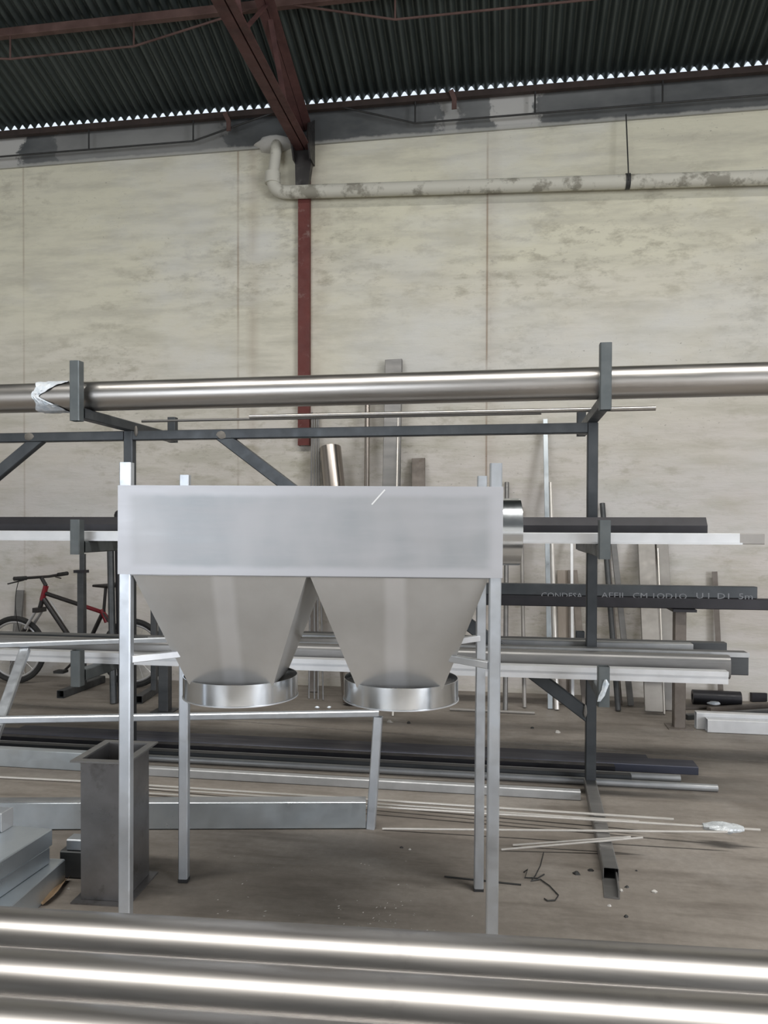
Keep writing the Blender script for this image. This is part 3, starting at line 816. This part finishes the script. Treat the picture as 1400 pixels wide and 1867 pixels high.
def wheel(c):
    ring = lambda R: [c + V(R * math.cos(2 * math.pi * i / 48), 0, R * math.sin(2 * math.pi * i / 48)) for i in range(48)]
    def torus(R, r, n=8, flat=1.0):
        mb = MB(); vs = []; m = 48
        for i in range(m):
            a = 2 * math.pi * i / m
            for j in range(n):
                t = 2 * math.pi * j / n; rr_ = R + r * math.cos(t)
                vs.append(c + V(rr_ * math.cos(a), r * flat * math.sin(t), rr_ * math.sin(a)))
        fs = [(i * n + j, i * n + (j + 1) % n, ((i + 1) % m) * n + (j + 1) % n, ((i + 1) % m) * n + j) for i in range(m) for j in range(n)]
        return mb.add(vs, fs)
    t = part('tyre', torus(WR - 0.026, 0.026), 'rubber', bike)
    r = part('rim', torus(WR - 0.062, 0.013), 'bike_silver', bike)
    sp_ = MB()
    for i in range(16):
        a = 2 * math.pi * i / 16; s = 0.03 if i % 2 else -0.03
        rod(c + V(0.02 * math.cos(a), s, 0.02 * math.sin(a)), c + V((WR - 0.07) * math.cos(a), 0, (WR - 0.07) * math.sin(a)), 0.0014, 5, sp_)
    part('spokes', sp_, 'bike_silver', r)
    part('hub', rod(c + V(0, -0.05, 0), c + V(0, 0.05, 0), 0.022, 12), 'bike_silver', bike)


wheel(fw); wheel(rw)
ht, hb = bk(84, 1068), bk(77, 1094); bbk = bk(150, 1196); sc_ = bk(189, 1117); st_ = bk(193, 1075)
part('head_tube', rod(ht, hb, 0.026, 14), 'bike_red', bike)
tt_mid = bk(150, 1104)
part('top_tube', rod(bk(84, 1082), tt_mid, 0.021, 12), 'bike_black', bike)
part('top_tube', rod(tt_mid, sc_, 0.020, 12), 'bike_red', bike, label='red rear half of the top tube')
part('down_tube', rod(bk(80, 1092), bbk, 0.025, 12), 'bike_black', bike)
part('down_tube_decal', rod(bk(92, 1096, -0.022), bk(116, 1133, -0.022), 0.006, 8), 'bike_silver', bike)
part('seat_tube', rod(sc_ + (st_ - sc_) * 0.1, bbk, 0.02, 12), 'bike_black', bike)
part('seat_post', rod(sc_, st_ + V(0, 0, 0.03), 0.015, 12), 'bike_black', bike)
for s in (-0.05, 0.05):
    part('seat_stay', rod(sc_ + V(0, s * 0.3, 0), rw + V(0, s, 0), 0.010, 8), 'bike_black', bike)
    part('chain_stay', rod(bbk + V(0, s * 0.5, 0), rw + V(0, s, 0), 0.011, 8), 'bike_black', bike)
part('seat_cluster', rod(sc_ + V(-0.02, 0, 0.03), sc_ + V(0.035, 0, -0.09), 0.025, 12), 'bike_red', bike)
crown = bk(72, 1112)
part('steerer', rod(hb, crown, 0.022, 12), 'bike_black', bike)
part('fork_crown', MB().box((crown.x - 0.03, crown.y - 0.07, crown.z - 0.02), (crown.x + 0.03, crown.y + 0.07, crown.z + 0.025)), 'bike_black', bike)
for s in (-0.055, 0.055):
    mid = crown + (fw - crown) * 0.45
    part('fork_leg', rod(crown + V(0, s, 0), mid + V(0, s, 0), 0.015, 10), 'bike_silver', bike)
    part('fork_leg', rod(mid + V(0, s, 0), fw + V(0, s, 0), 0.021, 10), 'bike_black', bike)
stem = bk(80, 1052)
part('stem', rod(ht, stem + V(-0.03, 0, 0), 0.018, 10), 'bike_black', bike)
hbL, hbR = stem + V(-0.12, -0.28, 0.0), stem + V(0.08, 0.27, 0.02)
part('handlebar', MB().sweep([hbL, stem + V(-0.05, -0.08, 0), stem + V(0.0, 0.08, 0), hbR], circ(0.014, 10)), 'bike_black', bike)
for p_, q_ in ((hbL, hbL + (stem - hbL) * 0.4), (hbR, hbR + (stem - hbR) * 0.4)):
    part('grip', rod(p_ + (p_ - q_) * 0.02, q_, 0.02, 10), 'rubber', bike)
    part('brake_lever', MB().sweep([q_, q_ + V(-0.03, 0, -0.02), p_ + V(-0.07, 0, -0.05)], circ(0.007, 8)), 'bike_black', bike)
part('brake_cable', MB().sweep(bez(hbL + V(0.02, 0.05, 0), V(hbL.x - 0.05, hbL.y, 0.8), V(hbL.x - 0.06, BY - 0.07, 0.42), 10), circ(0.004, 6)), 'rubber', bike)
sd = MB(); rr = []
for dx, w, h_ in ((-0.15, 0.02, 0.02), (-0.08, 0.028, 0.03), (0.0, 0.05, 0.04), (0.07, 0.075, 0.045), (0.11, 0.06, 0.03)):
    c = st_ + V(dx + 0.02, 0, 0.035 + (0.01 if dx > 0 else 0))
    rr.append([c + V(0, w * math.cos(2 * math.pi * i / 12), h_ * 0.6 * math.sin(2 * math.pi * i / 12)) for i in range(12)])
part('saddle', sd.loft(rr), 'bike_black', bike)
part('chainring', rod(bbk + V(0, -0.05, 0), bbk + V(0, -0.044, 0), 0.085, 28), 'bike_silver', bike)
for s, px, py in ((-1, 118, 1222), (1, 178, 1168)):
    e = bk(px, py, 0.08 * s)
    part('crank', rod(bbk + V(0, 0.07 * s, 0), e, 0.012, 8), 'bike_black', bike)
    part('pedal', MB().box((e.x - 0.05, e.y + min(0.02 * s, 0.11 * s), e.z - 0.012), (e.x + 0.05, e.y + max(0.02 * s, 0.11 * s), e.z + 0.012)), 'rubber', bike)

# small T-shaped stands by the bicycle
def tstand(f0, f1, post_px, top_px, lab, cap_px=None):
    a, b = at_z(*f0, 0.035), at_z(*f1, 0.035)
    s = thing('tee_stand', lab, 'stand', V((a.x + b.x) / 2, (a.y + b.y) / 2, 0), group='tee stands by the bicycle')
    part('foot', rtube(a, b, 0.07, 0.068), 'mill_steel', s)
    pb = a + (b - a) * 0.40; pt = at_y(top_px[0], top_px[1], pb.y); pb.x = pt.x
    pb.z = 0.0695
    if cap_px:
        pm = at_y(cap_px[0], cap_px[1], pb.y); pm.x = pb.x
        part('post', rtube(pb, pm, 0.062, 0.062, up=(0, 1, 0)), 'mill_steel', s)
        part('collar', MB().box((pm.x - 0.06, pm.y - 0.04, pm.z - 0.012), (pm.x + 0.05, pm.y + 0.04, pm.z + 0.015)), 'black_steel', s)
        part('inner_tube', rtube(pm + V(0.01, 0, 0.015), V(pm.x + 0.01, pm.y, pt.z), 0.045, 0.045, up=(0, 1, 0)), 'mill_steel', s)
    else:
        part('post', rtube(pb, V(pb.x, pb.y, pt.z), 0.05, 0.05, up=(0, 1, 0)), 'mill_steel', s)
    return s


tstand((110, 1266), (186, 1238), (149, 1252), (149, 1010), 'dark adjustable tee stand in front of the bicycle frame', (148, 1042))
tstand((252, 1276), (296, 1248), (280, 1260), (281, 1105), 'dark tee stand by the rear wheel of the bicycle')

# ---------------------------------------------------------------- the hopper (main subject)
hc = cam2hall(-0.247, 2.950)
hop = thing('twin_hopper', 'galvanized box frame with two funnel hoppers standing on four legs', 'hopper', (hc.x, hc.y, 0), (0, math.radians(0.25), math.radians(5.9)))
LX, LY = 0.635, 0.3225


def H(name, mb, mat, parent=None, **k): return part(name, mb, mat, parent or hop, world=False, **k)


for sx in (-1, 1):
    for sy in (-1, 1):
        lg = H('leg', rtube(V(sx * LX, sy * LY, 0.012), V(sx * LX, sy * LY, 1.756), 0.04, 0.04, 0.002, 0.004, up=(0, 1, 0)), 'galvanized')
        H('foot_cap', MB().box((sx * LX - 0.0205, sy * LY - 0.0205, 0.0), (sx * LX + 0.0205, sy * LY + 0.0205, 0.014)), 'rubber', lg)
Z0, Z1, T = 1.371, 1.677, 0.003
fy = -LY - 0.02
H('front_panel', MB().box((-LX - 0.022, fy - T, Z0), (LX + 0.022, fy, Z1)), 'front_sheet')
H('back_panel', MB().box((-LX - 0.022, -fy, Z0), (LX + 0.022, -fy + T, Z1)), 'sheet_metal')
for sx in (-1, 1):
    x_ = sx * (LX + 0.0205)
    H('side_panel', MB().box((min(x_, x_ + sx * T), fy, Z0), (max(x_, x_ + sx * T), -fy, Z1)), 'sheet_metal')
H('top_panel', MB().box((-LX + 0.0205, fy + 0.0002, Z1 - 0.004), (LX - 0.0205, -fy - 0.0002, Z1 - 0.001)), 'sheet_metal')
H('scratch', MB().prism(V(0.218, fy - T - 0.0006, 1.615), V(0.262, fy - T - 0.0006, 1.665), rect(0.005, 0.001, 0.0004), None, (0, 1, 0)), 'scratch')
H('bottom_seam', MB().box((-LX + 0.021, fy + 0.002, Z0 - 0.004), (LX - 0.021, fy + 0.010, Z0 + 0.004)), 'grey_steel')
for sx in (-1, 1):
    cx = sx * 0.31; ZT, ZR = Z0 - 0.001, 0.955
    # square funnel with sheet thickness, open below
    def sq(hx, hy, z, x0=cx): return [V(x0 - hx, -hy, z), V(x0 + hx, -hy, z), V(x0 + hx, hy, z), V(x0 - hx, hy, z)]
    mb = MB(); o = sq(0.304, 0.325, ZT); i_ = sq(0.301, 0.322, ZT); ob = sq(0.156, 0.156, ZR); ib = sq(0.153, 0.153, ZR)
    mb.loft([i_, o, ob, ib, i_], cap=False)
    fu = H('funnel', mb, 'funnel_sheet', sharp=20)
    # collar ring
    rr = [[V(cx + r_ * math.cos(2 * math.pi * j / 64), r_ * math.sin(2 * math.pi * j / 64), z_) for j in range(64)] for r_, z_ in ((0.2185, 0.885), (0.2185, 0.966), (0.2155, 0.966), (0.2155, 0.885), (0.2185, 0.885))]
    H('collar', MB().loft(rr, cap=False), 'collar_metal')
    cp = [[V(cx + r_ * math.cos(2 * math.pi * j / 64), r_ * math.sin(2 * math.pi * j / 64), 0.945) for j in range(64)] for r_ in (0.2150, 0.12)]
    H('collar_plate', MB().loft(cp, cap=False), 'duct_steel')
    rim = [[V(cx + r_ * math.cos(2 * math.pi * j / 64), r_ * math.sin(2 * math.pi * j / 64), z_) for j in range(64)] for r_, z_ in ((0.2187, 0.885), (0.2215, 0.885), (0.2215, 0.889), (0.2187, 0.889), (0.2187, 0.885))]
    H('collar_bead', MB().loft(rim, cap=False), 'galvanized_bright')
# straps from the legs to the funnel corners, tie between the funnels
for sx in (-1, 1):
    for sy in (-1, 1):
        H('strap', MB().prism(V(sx * (LX - 0.012), sy * (LY - 0.008), 1.073), V(sx * (0.31 + 0.185), sy * 0.19, 1.073), rect(0.03, 0.024, 0.002)), 'galvanized_bright')
H('tie_bar', rtube(V(-0.13, 0.21, 1.073), V(0.13, 0.21, 1.073), 0.03, 0.018, 0.002, 0.002), 'galvanized_bright')
# inlet stub on the right side
rr = []
for r_, x_ in ((0.127, LX + 0.0237), (0.127, LX + 0.118), (0.124, LX + 0.118), (0.124, LX + 0.0237), (0.127, LX + 0.0237)):
    rr.append([V(x_, r_ * math.cos(2 * math.pi * j / 56), 1.524 + r_ * math.sin(2 * math.pi * j / 56)) for j in range(56)])
st = H('inlet_stub', MB().loft(rr, cap=False), 'collar_metal')
H('stub_seam', MB().box((LX + 0.024, -0.1285, 1.521), (LX + 0.118, -0.1262, 1.525)), 'galvanized_bright', st)

# ---------------------------------------------------------------- flanged square duct behind the left leg
dl = at_z(134, 1641)
dc = dl + V(0.115, 0.115, 0)
duct = thing('flanged_duct', 'dark steel square duct with flanges standing on the floor beside the left hopper leg', 'duct', (dc.x + 0.005, dc.y + 0.012, 0), (0, 0, math.radians(3.0)))
DW, DD, DH = 0.092, 0.125, 0.585
for (a, b) in (((-DW, -DD), (DW, -DD + 0.004)), ((-DW, DD - 0.004), (DW, DD)), ((-DW, -DD + 0.004), (-DW + 0.004, DD - 0.004)), ((DW - 0.004, -DD + 0.004), (DW, DD - 0.004))):
    part('wall_sheet', MB().box((a[0], a[1], 0.008), (b[0], b[1], DH - 0.006)), 'duct_steel', duct, world=False)
for zf, nm in ((0.0, 'base_flange'), (DH - 0.006, 'top_flange')):
    o, i_ = (DW + 0.03, DD + 0.03), (DW - 0.004, DD - 0.004)
    sq = lambda h, z_: [V(-h[0], -h[1], z_), V(h[0], -h[1], z_), V(h[0], h[1], z_), V(-h[0], h[1], z_)]
    part(nm, MB().loft([sq(i_, zf), sq(o, zf), sq(o, zf + 0.007), sq(i_, zf + 0.007), sq(i_, zf)], cap=False), 'grey_steel' if zf else 'duct_steel', duct, world=False, sharp=20)
part('weld_bead', MB().sweep([V(-DW, -DD - 0.002, DH - 0.012), V(-0.03, -DD - 0.003, DH - 0.010), V(DW, -DD - 0.002, DH - 0.012)], circ(0.005, 8)), 'weld', duct, world=False)
part('weld_bead', rod(V(DW + 0.001, -DD - 0.001, 0.18), V(DW + 0.001, -DD - 0.001, 0.27), 0.004, 8), 'weld', duct, world=False)

# ---------------------------------------------------------------- galvanized frame behind the hopper
fr0 = at_z(676, 1510)
fx = thing('bench_frame', 'pale galvanized frame of thin rails with a deep bottom board, behind the hopper legs', 'frame', (fr0.x, fr0.y, 0))
tl = at_z(-140, 1313, 0.59); trp = at_z(690, 1295, 0.60)
lft = at_z(-140, 1513); rgt = at_z(668, 1505)
part('top_rail', rtube(V(tl.x, tl.y, 0.585), V(trp.x + 0.0, trp.y, 0.585), 0.04, 0.032), 'galvanized', fx)
part('leg', rtube(V(fr0.x, fr0.y, 0.0), V(trp.x - 0.002, trp.y, 0.568), 0.045, 0.045, up=(0, 1, 0)), 'galvanized', fx)
part('leg', rtube(V(lft.x, lft.y, 0.0), V(tl.x, tl.y, 0.568), 0.045, 0.045, up=(0, 1, 0)), 'galvanized', fx)
bd = (rgt - lft).normalized()
part('bottom_board', MB().prism(lft + V(0, 0, 0.072) + bd * 0.03, V(fr0.x, fr0.y, 0.072) - bd * 0.026, rect(0.03, 0.135, 0.003)), 'galvanized_blue', fx)
part('board_flange', MB().prism(lft + V(0, 0.022, 0.142) + bd * 0.03, V(fr0.x, fr0.y + 0.022, 0.142) - bd * 0.03, rect(0.07, 0.004, 0.001)), 'galvanized_matte', fx)
for px in (578, 600):
    q = at_z(px, 1291, 0.603)
    solid('foil_scrap', blob(V(q.x, q.y, 0.607), 0.010, 0.008, 0.007, 7, 4, 0.4), 'foil', 'small white foil scrap on the frame rail between the collars, %s one' % ('left' if px < 590 else 'right'), 'scrap', 'foil scraps on the rail')

# leaning frame on the lower rack stops
LZ = 0.868
la, lb_ = at_z(-110, 1180, LZ), at_z(318, 1166, LZ)
lf = thing('leaning_frame', 'pale galvanized frame leaning on the rack at the far left', 'frame', (la.x, la.y, 0))
part('top_rail', rtube(la, lb_, 0.03, 0.03), 'galvanized', lf)
l0 = at_z(46, 1184, LZ - 0.03); l1 = at_z(2, 1308, 0.57)
l2 = l0 + (l1 - l0) * ((l0.z - 0.02) / (l0.z - l1.z))
part('side_rail', rtube(l0, l2, 0.052, 0.04), 'galvanized', lf)

# beams lying on the floor at the left edge
def floor_beam(name, X0, X1, Y0, Y1, z0, z1, mat, lab, cat, t=0.004, sh=0.19):
    a, b = cam2hall((X0 + X1) / 2, Y0, (z0 + z1) / 2), cam2hall((X0 + X1) / 2 + (Y1 - Y0) * sh, Y1, (z0 + z1) / 2)
    return solid(name, rtube(a, b, X1 - X0, z1 - z0, t, 0.004), mat, lab, cat, 'galvanized beams stacked at the left edge')


floor_beam('floor_beam', -1.80, -1.435, 2.45, 3.30, 0.0, 0.105, 'galvanized_blue', 'bottom galvanized beam of the stack at the left edge', 'beam', sh=0.078)
floor_beam('floor_beam', -1.90, -1.568, 2.45, 3.27, 0.106, 0.178, 'galvanized_blue', 'middle galvanized beam of the stack at the left edge', 'beam')
floor_beam('floor_beam', -1.90, -1.563, 2.45, 3.28, 0.179, 0.25, 'galvanized_blue', 'top galvanized beam of the stack at the left edge', 'beam')
a, b = cam2hall(-1.60, 3.245, 0.291), cam2hall(-1.80, 3.275, 0.291)
bt = thing('block_tube', 'short pale box tube with closed end on top of the beam stack', 'tube', (a + b) / 2 - V(0, 0, 0.04), group=None)
part('body', rtube(a + V(-0.002, 0, 0), b, 0.078, 0.078), 'galvanized', bt)
part('end_cap', MB().prism(a + (a - b).normalized() * 0.004, a, rect(0.08, 0.08, 0.003)), 'galvanized_bright', bt)
q = cam2hall(-1.32, 3.36, 0)
solid('offcut_block', rtube(V(q.x - 0.06, q.y, 0.145), V(q.x + 0.1, q.y + 0.01, 0.145), 0.07, 0.05), 'galvanized', 'pale tube offcut lying between beam stack and dark duct', 'offcut')
solid('offcut_beam', rtube(V(q.x - 0.09, q.y + 0.04, 0.06), V(q.x + 0.12, q.y + 0.05, 0.06), 0.16, 0.118), 'mill_steel', 'dark steel offcut under the pale tube offcut beside the duct', 'offcut')
# curled cardboard strip
q0, q1 = at_z(78, 1652), at_z(124, 1606)
cs = MB(); rr = []
dv = (q1 - q0); sd_ = V(dv.y, -dv.x, 0).normalized()
for i in range(7):
    t = i / 6; c = q0 + dv * t + sd_ * 0.008 * math.sin(5 * t); w = 0.016 + 0.006 * math.sin(3 * t); zc = 0.004 + 0.012 * math.sin(3.0 * t) ** 2
    rr.append([c - sd_ * w + V(0, 0, zc + 0.012), c + V(0, 0, zc), c + sd_ * w + V(0, 0, zc + 0.016), c + sd_ * w + V(0, 0, zc + 0.019), c + V(0, 0, zc + 0.003), c - sd_ * w + V(0, 0, zc + 0.015)])
solid('cardboard_strip', cs.loft(rr), 'cardboard', 'curled brown cardboard strip on the floor left of the duct', 'cardboard')

# ---------------------------------------------------------------- bars and tubes on the floor under the rack
q = at_z(1060, 1461)
lx = at_z(225, 1408).x
solid('floor_tube', rtube(V(lx, 4.44, 0.0265), V(q.x - 0.004, 4.44, 0.0265), 0.05, 0.052), 'galvanized_dull', 'long galvanized square tube on the floor ending at the rack foot', 'tube')
q2 = at_z(205, 1400)
solid('floor_channel', MB().prism(V(-5.4, 4.47, 0.057), V(lx - 0.06, 4.47, 0.057), rect(0.07, 0.113, 0.004)), 'galvanized_blue', 'deep bluish galvanized channel on the floor left of the duct', 'channel')
grp = 'dark bars on the floor under the rack'
def fbar(name, lab, mat, y, w, h, xr_px, xl=-5.6, round_=False, z0=0.0):
    xr2 = at_y(xr_px[0], xr_px[1], y).x
    mb = rod(V(xl, y, z0 + h / 2), V(xr2, y, z0 + h / 2), h / 2, 14) if round_ else MB().prism(V(xl, y, z0 + h / 2), V(xr2, y, z0 + h / 2), rect(w, h, 0.003))
    return solid(name, mb, mat, lab, 'bar', grp)


fbar('round_bar', 'grey round bar nearest the rack post, reaching furthest right on the floor', 'galvanized_dull', 4.705, 0.05, 0.042, (1308, 1432), round_=True)
fbar('square_bar', 'dark square bar on the floor second behind the rack post', 'mill_steel', 4.775, 0.055, 0.055, (1150, 1420), xl=-4.6)
fbar('round_bar', 'grey round bar third behind the rack post on the floor', 'galvanized_dull', 4.84, 0.05, 0.046, (1240, 1413), round_=True)
fbar('square_bar', 'black square bar fourth behind the rack post on the floor', 'black_steel', 4.92, 0.07, 0.06, (1120, 1405))
fbar('flat_bar', 'wide flat bar tinted navy for the shadow on the floor behind the round bars', 'navy_shadow_steel', 5.07, 0.15, 0.05, (1268, 1398))
fbar('flat_bar', 'thin flat bar tinted navy for the shadow, rearmost of the bars on the floor', 'navy_shadow_steel', 5.25, 0.12, 0.025, (1180, 1380), xl=-3.6)

# thin bright rods lying over the rack foot
FZ = 0.062
def frod(lab, a, b, r=0.006, za=0.008, zb=FZ + 0.01, name='bright_rod'):
    return solid(name, rod(at_z(a[0], a[1], za), at_z(b[0], b[1], zb), r, 8), 'bright_rod', lab, 'rod', 'thin bright rods over the rack foot')


def over_foot(a, b, r, lab, foot_px):
    """rod from px a (on the floor) across the foot to px b; height set so that it lies on the foot"""
    lo = at_z(a[0], a[1], r + 0.002); zf = FZ + r + 0.002
    m = at_z(foot_px[0], foot_px[1], zf)
    t = 1.0; best = None
    for i in range(200):
        zb = zf + (i / 200) * 0.12
        e = at_z(b[0], b[1], zb); d_ = e - lo
        k_ = (m.x - lo.x) / d_.x; zz = lo.z + d_.z * k_
        if best is None or abs(zz - zf) < best[0]: best = (abs(zz - zf), e)
    return solid('bright_rod', rod(lo, best[1], r, 8), 'bright_rod', lab, 'rod', 'thin bright rods over the rack foot')


over_foot((240, 1430), (1228, 1494), 0.0075, 'rearmost thin bright rod crossing the rack foot', (1085, 1487))
over_foot((262, 1437), (1165, 1498), 0.006, 'second thin bright rod from the rear crossing the rack foot', (1086, 1494))
r3 = thing('wrapped_rod', 'thin bright rod with clear plastic wrap near its right tip', 'rod', at_z(1090, 1500), group='thin bright rods over the rack foot')
ra, rbb = at_z(262, 1446, 0.010), at_z(1386, 1513, 0.100)
part('rod', rod(ra, rbb, 0.0065, 8), 'bright_rod', r3)
wa, wb_ = ra + (rbb - ra) * ((at_z(1280, 1506, 0.09).x - ra.x) / (rbb.x - ra.x)), ra + (rbb - ra) * ((at_z(1352, 1510, 0.09).x - ra.x) / (rbb.x - ra.x))
wr_ = MB(); n = 14; rings = []
for i in range(9):
    t = i / 8; c = wa + (wb_ - wa) * t; rad = 0.006 + 0.026 * math.sin(math.pi * min(1, max(0.06, t * 0.94 + 0.03))) ** 0.5
    rings.append([c + V(0, (rad * 1.3) * math.cos(2 * math.pi * j / n) * random.uniform(0.75, 1.15), rad * 0.75 * math.sin(2 * math.pi * j / n) * random.uniform(0.7, 1.2)) for j in range(n)])
part('plastic_wrap', wr_.loft(rings), 'clear_wrap', r3, sharp=15)
over_foot((697, 1511), (1326, 1517), 0.006, 'thin bright rod starting at the frame leg and crossing the foot', (1092, 1514))
over_foot((914, 1549), (1172, 1527), 0.0055, 'nearer of the two short crossing bright rods', (1098, 1533))
over_foot((935, 1541), (1150, 1526), 0.0055, 'farther of the two short crossing bright rods', (1096, 1529))
solid('floor_rod', rod(at_z(-80, 1413, 0.009), at_z(220, 1428, 0.009), 0.008, 8), 'bright_rod', 'thin bright rod lying on the floor left of the duct', 'rod')
solid('floor_rod', rod(at_z(820, 1293, 0.013), at_z(975, 1300, 0.013), 0.012, 8), 'light_strip', 'short pale rod lying on the floor near the wall behind the right hopper legs', 'rod')

# ---------------------------------------------------------------- scrap heap by the wall at right
a, b = at_z(1262, 1270, 0.063), at_z(1350, 1274, 0.063)
rl = thing('black_roll', 'black plastic roll lying at the foot of the wall at right', 'roll', (a + b) / 2 - V(0, 0, 0.07))
part('sheet', MB().prism(a, b, circ(0.062, 20), circ(0.03, 20)), 'black_steel', rl)
hp = 'scrap bars heaped by the wall at right'
for i, (p0_, p1_, w, h_, z0, m, lab) in enumerate((
        ((1250, 1307), (1440, 1295), 0.06, 0.04, 0.0, 'mill_steel', 'dark bar lowest in the scrap heap by the wall'),
        ((1292, 1294), (1450, 1283), 0.05, 0.04, 0.0, 'brown_steel', 'brown bar lying across the scrap heap by the wall'),
        ((1352, 1314), (1470, 1306), 0.05, 0.03, 0.0, 'rod_iron', 'dark bar at the right front of the scrap heap'),
        ((1366, 1270), (1470, 1268), 0.09, 0.08, 0.0, 'black_steel', 'thick black bar at the back of the scrap heap'),
        ((1238, 1290), (1286, 1289), 0.04, 0.03, 0.0, 'brown_steel', 'short brown bar at the left of the scrap heap'))):
    A, B = at_z(*p0_, z0 + h_ / 2), at_z(*p1_, z0 + h_ / 2)
    solid('scrap_bar', MB().prism(A, B, rect(w, h_, 0.004)), m, lab, 'bar', hp)
q = at_z(1302, 1284, 0.05)
solid('foil_scrap', blob(V(q.x, q.y, 0.058), 0.05, 0.03, 0.018, 10, 5, 0.3), 'foil', 'shiny crumpled foil scrap lying on the heap by the wall', 'scrap')
c0, c1_ = at_z(1290, 1336), at_z(1470, 1344)
gb_ = thing('box_profile', 'pale galvanized stepped profile on the floor at the right edge', 'profile', (c0 + c1_) / 2)
dz = V(0, 0, 1)
part('front_section', rtube(c0 + dz * 0.05 + V(0, 0.04, 0), c1_ + dz * 0.05 + V(0, 0.04, 0), 0.08, 0.098), 'galvanized_bright', gb_)
c2, c3 = c0 + V(-0.06, 0.12, 0), c1_ + V(0, 0.12, 0)
part('rear_section', rtube(c2 + dz * 0.065, c3 + dz * 0.065, 0.07, 0.13), 'galvanized_bright', gb_)

# ---------------------------------------------------------------- litter on the floor
wp = [at_z(*p, 0.005) for p in ((991, 1554), (985, 1578), (976, 1596), (968, 1606), (985, 1603), (1002, 1615), (1018, 1632), (1012, 1641), (998, 1642), (992, 1638))]
wp2 = []
for i in range(len(wp) - 1): wp2 += [wp[i], (wp[i] + wp[i + 1]) / 2]
wp2.append(wp[-1])
solid('wire_curl', MB().sweep(wp2, circ(0.0026, 6)), 'rod_iron', 'thin bent wire lying on the bare floor right of the hopper', 'wire')
wl_ = [at_z(*p, 0.004) for p in ((955, 1590), (962, 1585), (957, 1600), (980, 1601), (992, 1594))]
solid('wire_piece', MB().sweep(wl_, circ(0.003, 6)), 'rod_iron', 'small crooked wire piece beside the thin bent wire', 'wire')
solid('wire_piece', rod(at_z(810, 1598, 0.004), at_z(950, 1613, 0.004), 0.0035, 6), 'rod_iron', 'straight thin wire on the floor passing the right hopper leg', 'wire')
sp_list = [(1051, 1594, 0.022, 'rod_iron', 'dark metal scrap left of the rack foot'), (1077, 1588, 0.016, 'rod_iron', 'small dark scrap touching the rack foot'),
           (1132, 1625, 0.017, 'chip', 'pale scrap right of the rack foot tip'), (1143, 1618, 0.013, 'rod_iron', 'dark crumb right of the rack foot tip'),
           (1193, 1627, 0.018, 'chip', 'pale grey scrap furthest right on the bare floor'), (1111, 1652, 0.012, 'chip', 'bright crumb at the tip of the rack foot'),
           (1141, 1672, 0.014, 'rod_iron', 'dark crumb in front of the rack foot'), (1160, 1588, 0.008, 'rod_iron', 'tiny crumb on the bare floor at right'),
           (747, 1549, 0.010, 'chip', 'white crumb right of the bench frame leg'), (732, 1546, 0.012, 'rod_iron', 'dark crumb right of the bench frame leg'),
           (710, 1317, 0.03, 'chip', 'pale scrap on the floor under the right collar'), (745, 1319, 0.025, 'rod_iron', 'dark scrap on the floor under the right collar'),
           (125, 1622, 0.012, 'chip', 'white crumb left of the duct base'), (1016, 1336, 0.03, 'chip', 'pale chip under the brace end'), (970, 1328, 0.02, 'rod_iron', 'dark chip left of the brace end')]
for px, py, s, m, lab in sp_list:
    c = at_z(px, py); rings = []
    ang = random.uniform(0, 3); n = 5; s *= 0.8
    for z_, k_ in ((0.0, 1.0), (0.35, 0.9), (0.8, 0.35)):
        rings.append([c + V(s * k_ * math.cos(2 * math.pi * j / n + ang) * random.uniform(0.7, 1.3), 0.6 * s * k_ * math.sin(2 * math.pi * j / n + ang) * random.uniform(0.7, 1.3), s * z_) for j in range(n)])
    solid('floor_scrap', MB().loft(rings), m, lab, 'scrap', 'scraps on the floor')
ch = MB()
for i in range(70):
    px = random.choice([random.gauss(700, 30), random.gauss(440, 40), random.uniform(380, 880)]); py = random.uniform(1560, 1690)
    if random.random() < 0.6: px, py = random.gauss(700, 45), random.gauss(1668, 22)
    c = at_z(px, py, 0.0005); a = random.uniform(0, 6.28); l = random.uniform(0.002, 0.008); w = 0.0015
    d_ = V(math.cos(a), math.sin(a), 0); s_ = V(-d_.y, d_.x, 0)
    ch.add([c - d_ * l, c + s_ * w, c + d_ * l, c - s_ * w, c + V(0, 0, 0.002)], [(0, 1, 4), (1, 2, 4), (2, 3, 4), (3, 0, 4), (3, 2, 1, 0)])
solid('metal_swarf', ch, 'chip', 'fine bright metal swarf scattered on the floor under the hopper', 'swarf', kind='stuff')

# ---------------------------------------------------------------- stainless pipes in the foreground, on trestles
PA = math.radians(3.1); PR = 0.085; PZ0 = 0.52
ax = V(math.cos(PA), math.sin(PA), 0); an = V(-ax.y, ax.x, 0)
base = cam2hall(0.0, 1.755, PZ0)
labs = ['rearmost of the large stainless pipes in the foreground', 'middle large stainless pipe in the foreground', 'large stainless pipe at the bottom edge of the picture', ]
for i in range(3):
    c = base - an * (0.1715 * i)
    a, b = c - ax * 2.3, c + ax * 2.5
    solid('foreground_pipe', ctube(a, b, PR, 0.004, 64), 'stainless_front', labs[i], 'pipe', 'large stainless pipes in the foreground')
for s, lab in ((-1.75, 'steel trestle under the left end of the foreground pipes'), (1.75, 'steel trestle under the right end of the foreground pipes')):
    c = base - an * 0.1715 + ax * s
    t = thing('trestle', lab, 'trestle', V(c.x, c.y, 0), (0, 0, PA), group='trestles under the foreground pipes')
    part('top_bar', rtube(V(0, -0.34, PZ0 - PR - 0.032), V(0, 0.34, PZ0 - PR - 0.032), 0.06, 0.06), 'rack_steel', t, world=False)
    for sx in (-1, 1):
        for sy in (-1, 1):
            part('leg', rtube(V(sx * 0.16, sy * 0.28, 0.0), V(sx * 0.02, sy * 0.26, PZ0 - PR - 0.063), 0.04, 0.04, up=(0, 1, 0)), 'rack_steel', t, world=False)
